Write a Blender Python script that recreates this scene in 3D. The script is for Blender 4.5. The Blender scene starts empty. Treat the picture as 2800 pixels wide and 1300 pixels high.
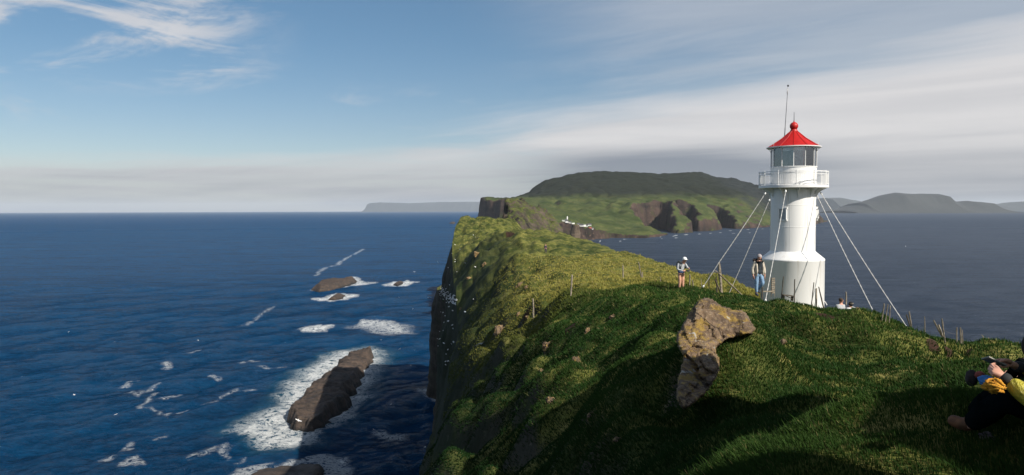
import bpy, bmesh, math, random
import numpy as np
from mathutils import Matrix, Vector
R = math.radians
C = bpy.context.scene.collection
scene = bpy.context.scene
random.seed(7); rng = np.random.default_rng(11)

# ------------------------------------------------------------------ camera
H = 90.0                                   # eye height above the sea
PITCH = math.atan(75.5/2000)
cam_rot = Matrix.Rotation(math.pi/2-PITCH, 3, 'X') @ Matrix.Rotation(-0.0032, 3, 'Z')
cam = bpy.data.objects.new('camera', bpy.data.cameras.new('camera')); C.objects.link(cam)
cam.matrix_world = cam_rot.to_4x4()
cam.data.sensor_width = 36; cam.data.lens = 36*2000/2800
cam.data.clip_start = 0.05; cam.data.clip_end = 120000
scene.camera = cam
scene.render.resolution_x = 1024; scene.render.resolution_y = 475
scene.view_settings.view_transform = 'Standard'; scene.view_settings.look = 'None'
scene.view_settings.gamma = 1.0; scene.view_settings.exposure = 0.42
scene.view_settings.use_curve_mapping = False
scene.cycles.max_bounces = 6; scene.cycles.transparent_max_bounces = 8
scene.cycles.volume_bounces = 1; scene.cycles.caustics_reflective = False; scene.cycles.caustics_refractive = False
scene.cycles.volume_step_rate = 4
CR = np.array(cam_rot)
def ray(px, py):
    d = CR @ np.array([(px-1400)/2000, -(py-650)/2000, -1.0])
    return d
def P(px, py, Y):                          # point seen at a photo pixel, at depth Y
    d = ray(px, py); return d*(Y/d[1])
def PZ(px, py, z):                         # point seen at a photo pixel, at height z
    d = ray(px, py); return d*(z/d[2])

# ------------------------------------------------------------------ node helper
class E:
    """socket arithmetic for one node tree"""
    nt = None
    def __init__(s, sock): s.s = sock
    @staticmethod
    def m(op, *a):
        n = E.nt.nodes.new('ShaderNodeMath'); n.operation = op
        for i, v in enumerate(a):
            if isinstance(v, E): E.nt.links.new(v.s, n.inputs[i])
            else: n.inputs[i].default_value = v
        return E(n.outputs[0])
    def __add__(s, o): return E.m('ADD', s, o)
    __radd__ = __add__
    def __sub__(s, o): return E.m('SUBTRACT', s, o)
    def __rsub__(s, o): return E.m('SUBTRACT', o, s)
    def __mul__(s, o): return E.m('MULTIPLY', s, o)
    __rmul__ = __mul__
    def __truediv__(s, o): return E.m('DIVIDE', s, o)
    def __rtruediv__(s, o): return E.m('DIVIDE', o, s)
    def pow(s, p): return E.m('POWER', s, p)
    def clamp(s): return E.m('MINIMUM', E.m('MAXIMUM', s, 0.0), 1.0)
def ss(x, a, b):                            # smoothstep a..b
    n = E.nt.nodes.new('ShaderNodeMapRange'); n.interpolation_type = 'SMOOTHSTEP'
    E.nt.links.new(x.s, n.inputs['Value'])
    n.inputs['From Min'].default_value = a; n.inputs['From Max'].default_value = b
    return E(n.outputs[0])
def comb(x, y, z):
    n = E.nt.nodes.new('ShaderNodeCombineXYZ')
    for i, v in enumerate((x, y, z)):
        if isinstance(v, E): E.nt.links.new(v.s, n.inputs[i])
        else: n.inputs[i].default_value = v
    return E(n.outputs[0])
def sep(v):
    n = E.nt.nodes.new('ShaderNodeSeparateXYZ'); E.nt.links.new(v.s, n.inputs[0])
    return [E(o) for o in n.outputs]
def noise(v, scale, detail=4, rough=.55, dist=0.0, stretch=None, color=False):
    if stretch:
        mp = E.nt.nodes.new('ShaderNodeMapping'); mp.inputs['Scale'].default_value = stretch
        E.nt.links.new(v.s, mp.inputs[0]); v = E(mp.outputs[0])
    n = E.nt.nodes.new('ShaderNodeTexNoise'); E.nt.links.new(v.s, n.inputs['Vector'])
    n.inputs['Scale'].default_value = scale; n.inputs['Detail'].default_value = detail
    n.inputs['Roughness'].default_value = rough; n.inputs['Distortion'].default_value = dist
    return E(n.outputs[1 if color else 0])
def voro(v, scale, feature='F1', stretch=None, rnd=1.0):
    if stretch:
        mp = E.nt.nodes.new('ShaderNodeMapping'); mp.inputs['Scale'].default_value = stretch
        E.nt.links.new(v.s, mp.inputs[0]); v = E(mp.outputs[0])
    n = E.nt.nodes.new('ShaderNodeTexVoronoi'); n.feature = feature
    E.nt.links.new(v.s, n.inputs['Vector']); n.inputs['Scale'].default_value = scale
    n.inputs['Randomness'].default_value = rnd
    return E(n.outputs['Distance'])
def mix(f, a, b):                           # colour mix; a, b tuples or sockets
    n = E.nt.nodes.new('ShaderNodeMix'); n.data_type = 'RGBA'
    if isinstance(f, E): E.nt.links.new(f.s, n.inputs[0])
    else: n.inputs[0].default_value = f
    for i, v in ((6, a), (7, b)):
        if isinstance(v, E): E.nt.links.new(v.s, n.inputs[i])
        else: n.inputs[i].default_value = (*v, 1)
    return E(n.outputs[2])
def attr(name):
    n = E.nt.nodes.new('ShaderNodeAttribute'); n.attribute_name = name
    return E(n.outputs['Fac'])
def objco():
    n = E.nt.nodes.new('ShaderNodeTexCoord'); return E(n.outputs['Object'])
def bump(h, strength=.5, dist=.1, normal=None):
    n = E.nt.nodes.new('ShaderNodeBump'); n.inputs['Strength'].default_value = strength
    n.inputs['Distance'].default_value = dist; E.nt.links.new(h.s, n.inputs['Height'])
    if normal: E.nt.links.new(normal.s, n.inputs['Normal'])
    return E(n.outputs[0])
def newmat(name):
    m = bpy.data.materials.new(name); m.use_nodes = True; E.nt = m.node_tree
    return m, m.node_tree.nodes['Principled BSDF']
def setp(b, color=None, rough=None, normal=None, **kw):
    def put(k, v):
        if isinstance(v, E): E.nt.links.new(v.s, b.inputs[k])
        elif isinstance(v, tuple) and len(v) == 3: b.inputs[k].default_value = (*v, 1)
        else: b.inputs[k].default_value = v
    if color is not None: put('Base Color', color)
    if rough is not None: put('Roughness', rough)
    if normal is not None: put('Normal', normal)
    for k, v in kw.items(): put(k.replace('_', ' '), v)

# ------------------------------------------------------------------ world: sky and clouds
SUN_AZ = R(45)      # to the right of straight behind the camera
SUN_EL = R(38)
sun_dir = Vector((math.sin(SUN_AZ)*math.cos(SUN_EL), -math.cos(SUN_AZ)*math.cos(SUN_EL), math.sin(SUN_EL)))
w = bpy.data.worlds.new('World'); scene.world = w; w.use_nodes = True
nt = w.node_tree; E.nt = nt; nt.nodes.clear()
sky = nt.nodes.new('ShaderNodeTexSky'); sky.sky_type = 'NISHITA'; sky.sun_disc = False
sky.sun_elevation = SUN_EL
sky.sun_rotation = math.pi-SUN_AZ          # clockwise from +Y
sky.altitude = 0; sky.air_density = 1.0; sky.dust_density = 0.3; sky.ozone_density = 2.4
tc = nt.nodes.new('ShaderNodeTexCoord'); d3 = E(tc.outputs['Generated'])
dx, dy, dz = sep(d3)
el = E.m('ARCSINE', E.m('MINIMUM', E.m('MAXIMUM', dz, -1.0), 1.0))*57.2958
az = E.m('ARCTAN2', dx, dy)*57.2958          # 0 ahead, + right
zc = E.m('MAXIMUM', dz, 0.0)+0.055
ux = dx/zc; uy = dy/zc                       # a cloud deck seen in perspective
a0 = R(-52)                                  # wind direction of the streaks
along = ux*math.sin(a0)+uy*math.cos(a0)
across = ux*math.cos(a0)-uy*math.sin(a0)
deck = comb(along*.16, across*1.0, 0.0)
n1 = noise(deck, .55, 6, .55, .3)
n2 = noise(comb(along*.5, across*1.3, 3.0), 1.3, 6, .6, .4)
n3 = noise(comb(az*.02, el*.16, 1.0), 1.0, 5, .55, .3)   # low stratus near the horizon
n4 = noise(comb(az*.10, el*.35, 5.0), 1.0, 7, .62, .8)    # torn cirrus
n5 = noise(comb(az*.035, el*.55, 8.0), 1.0, 5, .6, .5)
line = el-(az*.155+7.4)                       # upper edge of the big sheet, degrees
sheet = (ss(line*-1.0+(n1-.5)*8+(n2-.5)*4, -2.2, 3.6))*ss(az+(n2-.5)*14, -8, 6)
thin = ss(n1*.65+n2*.35+(az-6)*.006, .40, .62)*ss(az, -6, 12)*.42
low = ss((5.3+(az)*.03-el)+(n3-.5)*5+(n5-.5)*3, -.5, 1.2)*(.62+.38*ss(n5, .35, .6))
wisp = ss(n4*.7+n1*.3+(n2-.5)*.45+ss(n5, .3, .7)*.06, .49, .66)*ss(az*-1.0, 15, 25)*ss(el, 7.5, 10.5)*.8
wisp2 = ss(n3*.5+n4*.5, .54, .64)*.35*ss(az*-1.0, -2, 6)*ss(el, 3, 5)*(1.0-ss(el, 8, 10))
top_ = 1.0-ss(el, 19, 32)*.85
cov = E.m('MAXIMUM', sheet*.93, thin)*top_; cov = E.m('MAXIMUM', cov, low*.92); cov = E.m('MAXIMUM', cov, wisp); cov = E.m('MAXIMUM', cov, wisp2)
# cloud tone: white sheet, greyer in its lower bands and round the summit
white = (.57, .55, .545); grey = (.175, .19, .23)
band = ss(n1*.55+n5*.45, .40, .62)
ex = E.m('ABSOLUTE', az-11.5)
cap = (1.0-ss(ex+(n3-.5)*8, 1, 17))*(1.0-ss(E.m('ABSOLUTE', el-3.0+(n2-.5)*.8), .6, 2.6))
shade = ((1.0-ss(el, 1.0, 6))*.64+band*.24-.06+cap*.75).clamp()
ccol = mix(shade, white, grey)
bg = nt.nodes.new('ShaderNodeBackground'); out = nt.nodes.new('ShaderNodeOutputWorld')
SKY = .072
vm = nt.nodes.new('ShaderNodeVectorMath'); vm.operation = 'MULTIPLY'
nt.links.new(sky.outputs[0], vm.inputs[0]); nt.links.new(mix(ss(el, 1.5, 16), (.88, .87, .89), (.47, .75, .86)).s, vm.inputs[1])
ccs = nt.nodes.new('ShaderNodeVectorMath'); ccs.operation = 'SCALE'
nt.links.new(ccol.s, ccs.inputs[0]); ccs.inputs['Scale'].default_value = 1/SKY
fin = mix(.15, E(vm.outputs[0]), tuple(c/SKY for c in (.29, .35, .41))); fin = mix(cov.clamp()*.96, fin, E(ccs.outputs[0]))
nt.links.new(fin.s, bg.inputs[0]); bg.inputs[1].default_value = SKY
nt.links.new(bg.outputs[0], out.inputs[0])

sl = bpy.data.lights.new('sun', 'SUN'); sl.energy = 5.0; sl.angle = R(.5); sl.color = (1, .93, .82)
sun = bpy.data.objects.new('sun', sl); C.objects.link(sun)
sun.rotation_euler = sun_dir.to_track_quat('Z', 'Y').to_euler()

# ------------------------------------------------------------------ mesh helpers
def mesh_np(name, verts, faces, mat=None, parent=None, smooth=True, attrs=None, loc=None):
    """verts (n,3); faces (m,k) constant k"""
    verts = np.asarray(verts, dtype=np.float32); faces = np.asarray(faces, dtype=np.int32)
    me = bpy.data.meshes.new(name); k = faces.shape[1]
    me.vertices.add(len(verts)); me.vertices.foreach_set('co', verts.ravel())
    me.loops.add(faces.size); me.loops.foreach_set('vertex_index', faces.ravel())
    me.polygons.add(len(faces)); me.polygons.foreach_set('loop_start', np.arange(0, faces.size, k, dtype=np.int32))
    me.polygons.foreach_set('loop_total', np.full(len(faces), k, dtype=np.int32))
    me.polygons.foreach_set('use_smooth', np.full(len(faces), smooth))
    me.update(calc_edges=True)
    if attrs:
        for an, av in attrs.items():
            a = me.attributes.new(an, 'FLOAT', 'POINT'); a.data.foreach_set('value', np.asarray(av, dtype=np.float32).ravel())
    if mat: me.materials.append(mat)
    o = bpy.data.objects.new(name, me); C.objects.link(o)
    if parent: o.parent = parent
    return o
def grid_faces(nr, nc, wrap=False):
    i = np.arange(nr-1)[:, None]; j = np.arange(nc if wrap else nc-1)[None, :]; j2 = (j+1) % nc
    a = i*nc+j; b = i*nc+j2; c = (i+1)*nc+j2; d = (i+1)*nc+j
    return np.stack([a, b, c, d], -1).reshape(-1, 4)
def tag(o, label=None, cat=None, group=None, kind=None):
    if label: o['label'] = label
    if cat: o['category'] = cat
    if group: o['group'] = group
    if kind: o['kind'] = kind
    return o
def empty(name, loc=(0, 0, 0), rot=(0, 0, 0)):
    o = bpy.data.objects.new(name, None); C.objects.link(o)
    o.location = loc; o.rotation_euler = rot; return o

# numpy gradient noise
def _h(ix, iy, iz, s):
    h = (ix.astype(np.int64)*73856093) ^ (iy.astype(np.int64)*19349663) ^ (iz.astype(np.int64)*83492791) ^ (s*2654435761)
    h = (h ^ (h >> 13))*1274126177 & 0xffffffff
    h = (h ^ (h >> 16))*2246822519 & 0xffffffff
    return (h ^ (h >> 15)) & 0xffffffff
def perlin(x, y, z=None, seed=0):
    x = np.asarray(x, float); y = np.asarray(y, float)*np.ones_like(x)
    z = np.zeros_like(x) if z is None else np.asarray(z, float)*np.ones_like(x)
    fx, fy, fz = np.floor(x), np.floor(y), np.floor(z)
    tx, ty, tz = x-fx, y-fy, z-fz
    ux, uy, uz = [t*t*t*(t*(t*6-15)+10) for t in (tx, ty, tz)]
    res = 0
    for i in (0, 1):
        for j in (0, 1):
            for k in (0, 1):
                hh = _h(fx+i, fy+j, fz+k, seed)
                a = (hh & 0xffff)/65536.*6.28318; c = ((hh >> 16) & 0xffff)/32768.-1.
                r = np.sqrt(np.maximum(0, 1-c*c))
                g = r*np.cos(a)*(tx-i)+r*np.sin(a)*(ty-j)+c*(tz-k)
                res = res+g*(ux if i else 1-ux)*(uy if j else 1-uy)*(uz if k else 1-uz)
    return res
def fbm(x, y, z=None, oct=4, seed=0, gain=.5):
    t = 0; a = 1.; f = 1.
    for o in range(oct):
        t = t+a*perlin(np.asarray(x)*f, np.asarray(y)*f, None if z is None else np.asarray(z)*f, seed+o*17); a *= gain; f *= 2.03
    return t
def sstep(x, a, b):
    t = np.clip((x-a)/(b-a), 0, 1); return t*t*(3-2*t)
class RBF:
    def __init__(s, pts, vals, reg=1e-6):
        s.p = np.asarray(pts, float); n = len(s.p)
        A = s.k(s.dist(s.p))+np.eye(n)*reg
        Q = np.c_[np.ones(n), s.p]; M = np.block([[A, Q], [Q.T, np.zeros((3, 3))]])
        s.w = np.linalg.solve(M, np.r_[vals, 0, 0, 0])
    def dist(s, q): return np.sqrt(((q[:, None, :]-s.p[None])**2).sum(-1))
    def k(s, r): return r**2*np.log(r+1e-9)*.5+r*.25*0
    def __call__(s, q):
        q = np.asarray(q, float); out = np.empty(len(q))
        for a in range(0, len(q), 20000):
            b = q[a:a+20000]; out[a:a+20000] = s.k(s.dist(b))@s.w[:-3]+s.w[-3]+b@s.w[-2:]
        return out
def poly_sd(qx, qy, poly):
    """signed distance to polygon, + inside"""
    poly = np.asarray(poly, float); d = np.full(qx.shape, 1e18); ins = np.zeros(qx.shape, bool)
    for i in range(len(poly)):
        ax, ay = poly[i]; bx, by = poly[(i+1) % len(poly)]
        ex, ey = bx-ax, by-ay; wx, wy = qx-ax, qy-ay
        t = np.clip((wx*ex+wy*ey)/(ex*ex+ey*ey+1e-12), 0, 1)
        d = np.minimum(d, (wx-t*ex)**2+(wy-t*ey)**2)
        c = ((ay > qy) != (by > qy)) & (qx < (bx-ax)*(qy-ay)/((by-ay) if by != ay else 1e-12)+ax)
        ins ^= c
    d = np.sqrt(d); return np.where(ins, d, -d)
# ------------------------------------------------------------------ land materials
def land_mat(name, grass, rock, gs=1.0, thr=(.62, .80), bumpd=.25, hue=None):
    """grass on flatter faces, layered rock on steep ones; gs = metres of the basic pattern"""
    m, b = newmat(name); co = objco()
    g = E.nt.nodes.new('ShaderNodeNewGeometry'); nx, ny, nz = sep(E(g.outputs['True Normal']))
    x, y, z = sep(co)
    nA = noise(co, .22/gs, 5, .6); nB = noise(co, 1.1/gs, 5, .65); nC = noise(co, 6/gs, 4, .7)
    steep = ss(nz+(nA-.5)*.35+(nB-.5)*.3, *thr)
    gcol = mix(ss(nA*.5+nB*.5, .38, .62), grass[0], grass[1])
    gcol = mix(ss(nC*.55+nB*.45, .50, .68), gcol, grass[2])
    strata = noise(co, .30/gs, 5, .7, .6, stretch=(.35, .35, 2.2))
    cols = noise(co, .5/gs, 5, .7, .3, stretch=(1.6, 1.6, .22))
    rcol = mix(ss(strata*.5+cols*.5, .36, .62), rock[0], rock[1])
    rcol = mix(ss(nC, .56, .74)*.7, rcol, rock[2])
    rcol = mix(ss(nB*.6+nA*.4, .52, .62)*.65, rcol, grass[0])
    col = mix(steep, rcol, gcol)
    if hue: col = hue(co, col, steep)
    h = strata*.8*(1.0-steep)+cols*.9*(1.0-steep)+nC*.35+nB*.6
    setp(b, col, .92, bump(h, .9, bumpd*gs), Specular_IOR_Level=.15)
    return m

# ------------------------------------------------------------------ the headland we stand on
PTS = """2800,1300,4.2 2450,1300,4.6 2100,1300,5.3 1700,1300,8 1400,1300,11.5 1120,1300,20
2600,1170,5.5 2300,1160,6.6 2650,1060,8.5 2400,1000,12 2650,990,14 2790,953,20 2640,945,30 2480,898,32 2340,860,31 2200,843,31
2075,806,30 1950,791,32 1800,774,36 1650,768,40 1560,776,42 2200,930,17 2060,900,17 2050,1010,11.5 2000,1160,7.6 2250,1020,10.5 2120,1070,9
1930,818,13.4 1990,830,14.2 1800,850,19 1830,1000,13.2 1780,1120,10.6 1700,1100,12.5 1700,950,19 1600,860,29 1600,1000,19 1600,1150,13.5
1500,1000,20.5 1500,930,27 1500,880,36 1458,873,38 1500,800,50 1565,807,43 1400,1090,20 1440,935,28 1420,885,38 1400,838,55 1385,790,80 1400,700,130 1405,660,168 1395,636,200
1300,1163,20 1300,1025,38 1300,935,57 1300,870,85 1300,800,130 1365,738,130 1320,690,160
1150,1250,25 1190,1175,33 1217,1115,42 1225,1060,60 1238,985,90 1250,890,130 1243,790,200 1238,665,260 1248,620,290 1262,603,300
1300,590,312 1340,598,305 1405,624,290 1345,650,235 1300,690,205 1492,691,136 1600,700,128 1505,634,200 1450,629,220 1596,656,170 1639,671,150
1705,691,125 1782,714,105 1847,732,90 1905,749,75 1998,770,55 2061,788,43 1700,750,70 1850,768,55 1600,755,75 1500,740,95 1750,735,85 1280,630,275"""
cp = [P(*map(float, t.split(','))) for t in PTS.split()]
cp += [np.array(t, float) for t in [(0, 0, -1.62), (3, 0, -1.45), (8, 0, -1.2), (16, 0, -2.5), (-3, 0, -2.7), (-7, 0, -6), (-5, 8, -5.2),
       (0, -10, -1.6), (9, -10, -1.0), (-7, -10, -5), (16, -10, -2.5), (18, 12, -4.4), (15, 36, -5.2), (22, 22, -5.0), (20, 38, -7.6), (13, 36, -4.9), (24, 30, -6.8), (6, 48, -5.0), (10, 46, -5.1),
       (5, 4, -1.55), (2.6, -1.5, -1.45), (2.2, .8, -1.55), (9, 7, -1.9), (13, 3, -1.5)]]
cp = np.array(cp)
OFF = 15.
def warp(x, y): y = np.asarray(y, float)+OFF; return np.stack([np.asarray(x)/y*1.6, np.log(np.maximum(y, .5))], -1)
rb = RBF(warp(cp[:, 0], cp[:, 1]), cp[:, 2], 1e-4)
edge = np.array([(-12, -7.5), (0, -7), (8, -5.6), (14, -4.2), (20, -3.0), (25, -3.35), (33, -3.7), (42, -4.05), (60, -5.5), (90, -7.5), (130, -9.6), (200, -16), (260, -21.3), (290, -22.5), (305, -22), (322, -21), (335, -28), (348, -35.5), (372, -38.5), (392, -30)])
right = np.array([(-12, 16), (0, 16), (10, 18), (20, 22), (30, 25), (36, 22), (42, 17.5), (55, 17.8), (75, 20), (90, 21.5), (105, 21.7), (125, 20.5), (150, 19.3), (170, 18), (200, 13), (225, 9), (280, 5), (322, 0), (392, -8)])
def interp(t, Y):                       # smooth interpolation in log depth
    xs = np.log(t[:, 0]+OFF); return np.interp(np.log(np.asarray(Y)+OFF), xs, t[:, 1])
SHADE_HUM = ((6.6, 5.6, 7.0, 1.75, 1.2), (5.2, 1.45, 4.8, .72, .9), (4.7, -.3, 4.0, 1.3, 1.0), (5.45, 3.15, 2.75, .75, .6))
def ground_base(x, Y):
    z = rb(warp(np.ravel(x), np.ravel(Y))).reshape(np.shape(x))
    for cx, cy, A, l1, l2 in SHADE_HUM:   # unseen hummocks added right of the camera to shade the foreground
        a = (x-cx)*.67+(Y-cy)*.74; b = (x-cx)*.74-(Y-cy)*.67
        z = z+A*np.exp(-(a/l1)**4-(b/l2)**2)
    return z
def billow(x, y, s): return np.abs(perlin(x, y, None, s))
def lumps(x, Y):
    xe = interp(edge, Y); k = 1-sstep(Y, 45, 80)*.45                 # smoother meadow further off
    lf = 1-sstep(x/np.maximum(Y+6, 5), -.02, .12)                        # rougher left flank
    wx = x+.5*perlin(x/2.3, Y/2.3, None, 5); wy = Y+.5*perlin(x/2.3, Y/2.3, None, 6)
    near = sstep(Y, 2, 6)
    z = (billow(wx/3.6, wy/3.6, 1)-.25)*(1.9+.6*lf)*k*near+(perlin(x/8, Y/7, None, 8)*.35-.10)*near*k
    z = z+(billow(wx/1.3, wy/1.1, 2)-.25)*(.50+.45*lf)*k
    z = z+(billow(wx/.47, wy/.42, 3)-.25)*.07*np.maximum(.3, 1-sstep(Y, 30, 60))
    z = z+perlin(x/.16, Y/.16, None, 9)*.02*(1-sstep(Y, 12, 25))
    big = sstep(Y, 50, 120)
    z = z+big*(perlin(x/7, Y/9, None, 12)*.35+(billow(x/3.2, Y/5.5, 13)-.25)*(.45+1.3*lf)+lf*2.6*perlin(x/6, Y/14, None, 15))
    z = z-lf*(1-sstep(Y, 60, 140))*1.3*(1-np.abs(perlin(wx/4.5+Y/16, Y/6.0, None, 17))*3).clip(0, 1)
    crm = np.exp(-((Y-31)/5.5)**2)*sstep(x, 6, 9); z = z*(1-.65*crm)-.16*crm
    rkm = np.exp(-(((x-3.25)/1.3)**2+((Y-12)/2.4)**2))           # turf is worn back round the big boulder
    z = z*(1-.75*rkm)+.20*np.exp(-(((x-3.85)/.42)**2+((Y-12.0)/.75)**2))-.36*np.exp(-(((x-13.9)/1.5)**2+((Y-30)/3.8)**2))-.45*np.exp(-(((x-2.55)/.5)**2+((Y-11.8)/1.8)**2))
    z = z*(1-.85*sstep(x-.85*Y, .4, 1.2)*(1-sstep(Y, 7, 10)))
    return z
def ground(x, Y):
    x = np.atleast_1d(np.asarray(x, float)); Y = np.atleast_1d(np.asarray(Y, float))
    return ground_base(x, Y)+lumps(x, Y)
def gz(x, y): return float(ground(x, y)[0])
def hit(px, py, y0=3.0, y1=330.):        # where a photo pixel meets the headland
    Y = np.exp(np.linspace(math.log(y0), math.log(y1), 1600)); d = ray(px, py)
    pts = d[None, :]*(Y/d[1])[:, None]
    f = pts[:, 2]-ground(pts[:, 0], pts[:, 1])
    k = np.argmax(f < 0)
    return Vector(pts[k]) if f[k] < 0 else None

Yr = [-12.]
while Yr[-1] < 3: Yr.append(Yr[-1]+.14)
while Yr[-1] < 392: Yr.append(Yr[-1]+max(.05, .0092*Yr[-1]))
Yr = np.array(Yr); nr = len(Yr)
endf = sstep(Yr, 316, 336)*36+sstep(Yr, 376, 392)*60               # the far end falls to the strait
ncl, nt_, nf = 64, 400, 36
xe = interp(edge, Yr); xr = interp(right, Yr)
u = np.linspace(0, 1, nt_)
X = xe[:, None]+(xr-xe)[:, None]*u[None]; YY = np.repeat(Yr[:, None], nt_, 1)
GB = ground_base(X, YY); Z = GB+lumps(X, YY); LUMP = Z-GB
rbk = np.where(Yr > 322, 322, Yr); Z = np.where(Yr[:, None] > 322, ground(X, np.repeat(rbk[:, None], nt_, 1))*.15-2.0, Z)-endf[:, None]+(Yr[:, None] > 322)*fbm(X/9, YY/9, None, 4, 19)*2.5
# left cliff face
v = np.linspace(0, 1, ncl+1)[:-1]         # 0 foot .. 1 edge
ze = Z[:, 0]; zf = -93.
zz = zf+(ze-zf)[:, None]*(1-(1-v[None])**1.25)
dep = (ze[:, None]-zz)
Yc = np.repeat(Yr[:, None], ncl, 1)
amp = sstep(dep, 0, 12)
sc_ = np.clip(Yc/60, .35, 3)
xo = -dep*.07-sstep(dep, 0, 6)*.6
xo = xo+amp*(perlin(Yc/14, zz/26, None, 21)*4.5*np.minimum(1, Yc/80)+(np.abs(perlin(Yc/5, zz/16, None, 22))-.3)*3.2*np.minimum(1, Yc/60)+perlin(Yc/1.6, zz/3.5, None, 23)*.9)
xo = xo+sstep(dep, 0, 2)*perlin(Yc*.9, zz*1.3, None, 24)*.35
Xc = xe[:, None]+xo
Xc = np.maximum(Xc, -70)
# right flank
vf = np.linspace(0, 1, nf+1)[1:]
zr = Z[:, -1]; zfl = zr[:, None]+(-93-zr)[:, None]*vf[None]**1.15
Yf = np.repeat(Yr[:, None], nf, 1)
Xf = xr[:, None]+(zr[:, None]-zfl)*(.75)+perlin(Yf/9, zfl/14, None, 31)*4*sstep(vf[None], 0, .2)+perlin(Yf/2.5, zfl/3, None, 32)*.7*sstep(vf[None], 0, .1)
V = np.concatenate([np.stack([Xc, Yc, zz], -1), np.stack([X, YY, Z], -1), np.stack([Xf, Yf, zfl], -1)], 1)
nc = V.shape[1]
# bare soil patches (attribute) where the turf is worn through
soil = np.zeros(V.shape[:2]); hf = slice(ncl, ncl+nt_)
def soil_at(px, py, rx, ry, rot=0):
    h = hit(px, py)
    if h is None: return
    dx_ = V[..., 0]-h.x; dy_ = V[..., 1]-h.y
    a = dx_*math.cos(rot)+dy_*math.sin(rot); b_ = -dx_*math.sin(rot)+dy_*math.cos(rot)
    soil[:] = np.maximum(soil, 1-np.sqrt((a/rx)**2+(b_/ry)**2)*.8)
for s_ in ((2248, 866, .55, .6, .2), (2280, 874, .4, .45, .2), (2550, 943, .25, .7, -.5), (2595, 955, .18, .8, -.6), (2650, 968, .15, .5, -.8), (1395, 640, 2, 6, 0), (1440, 860, .5, .9, .3), (1560, 900, .5, .6, .3)):
    soil_at(*s_)
soil = np.clip(soil, 0, 1)
side = 1-sstep((V[..., 0]-interp(edge, V[..., 1]))/np.maximum(V[..., 1], 6), .0, .12)

def head_hue(co, col, steep):
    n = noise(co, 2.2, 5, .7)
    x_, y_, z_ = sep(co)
    shade_tint = (1.0-ss(x_+y_*.008+(n-.5)*5, -3.0, 3.5))*(1.0-ss(y_, 190, 260))*.70  # darker green left flank, with its shade painted into the turf colour
    col = mix(shade_tint, col, (.010, .020, .008))
    s = ss(attr('soil')+(n-.5)*.9, .42, .58)
    return mix(s, col, mix(n, (.016, .009, .006), (.055, .028, .018)))
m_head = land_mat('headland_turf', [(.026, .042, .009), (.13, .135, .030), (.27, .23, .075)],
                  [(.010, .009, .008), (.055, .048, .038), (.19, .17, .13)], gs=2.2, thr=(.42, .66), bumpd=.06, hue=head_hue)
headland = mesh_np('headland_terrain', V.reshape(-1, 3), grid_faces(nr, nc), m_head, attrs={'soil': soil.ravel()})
tag(headland, 'steep grassy headland dropping to the sea in a dark cliff on its left', kind='structure')
del headland['label']

# ------------------------------------------------------------------ other landforms
def landform(name, poly, top, res, base=-H, slope=2.4, mat=None, wamp=0., wl=50., namp=1., nl=20., round_=0., ext=None, cl=0., inset=0.):
    poly = np.asarray(poly, float)
    x0, y0 = poly.min(0)-res*6; x1, y1 = poly.max(0)+res*6
    xs = np.arange(x0, x1, res); ys = np.arange(y0, y1, res)
    X, Yg = np.meshgrid(xs, ys)
    wx = X+wamp*fbm(X/wl, Yg/wl, None, 4, 41, .6); wy = Yg+wamp*fbm(X/wl+7, Yg/wl, None, 4, 43, .6)
    sd = poly_sd(wx, wy, poly)-inset
    T = top(X, Yg)-base
    ramp = slope*sd*(1+.35*perlin(X/wl*1.7, Yg/wl*1.7, None, 47))
    if round_ > 0:
        zt = np.where(ramp > 0, T*(1-np.exp(-np.maximum(ramp, 0)/np.maximum(T, .1)*1.6)), ramp)
    else:
        k = cl*np.maximum(T, 1)
        zt = np.minimum(T, ramp)
        if cl: h_ = np.clip(.5+.5*(ramp-T)/k, 0, 1); zt = ramp*(1-h_)+T*h_-k*h_*(1-h_)
    zt = zt+namp*fbm(X/nl, Yg/nl, None, 5, 51, .55)*np.clip(sd/res/2, 0, 1)
    zt = np.maximum(zt, -6-2*res)
    keep = (zt > -5.9-2*res)
    V = np.stack([X, Yg, zt+base], -1).reshape(-1, 3)
    F = grid_faces(*X.shape); kf = keep.ravel()[F].any(1); F = F[kf]
    used = np.zeros(len(V), bool); used[F.ravel()] = True
    idx = np.cumsum(used)-1
    return mesh_np(name, V[used], idx[F], mat)

def PY(px, Y):                           # plan position seen in column px at depth Y
    p = P(px, 600, Y); return (p[0], p[1])

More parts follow.
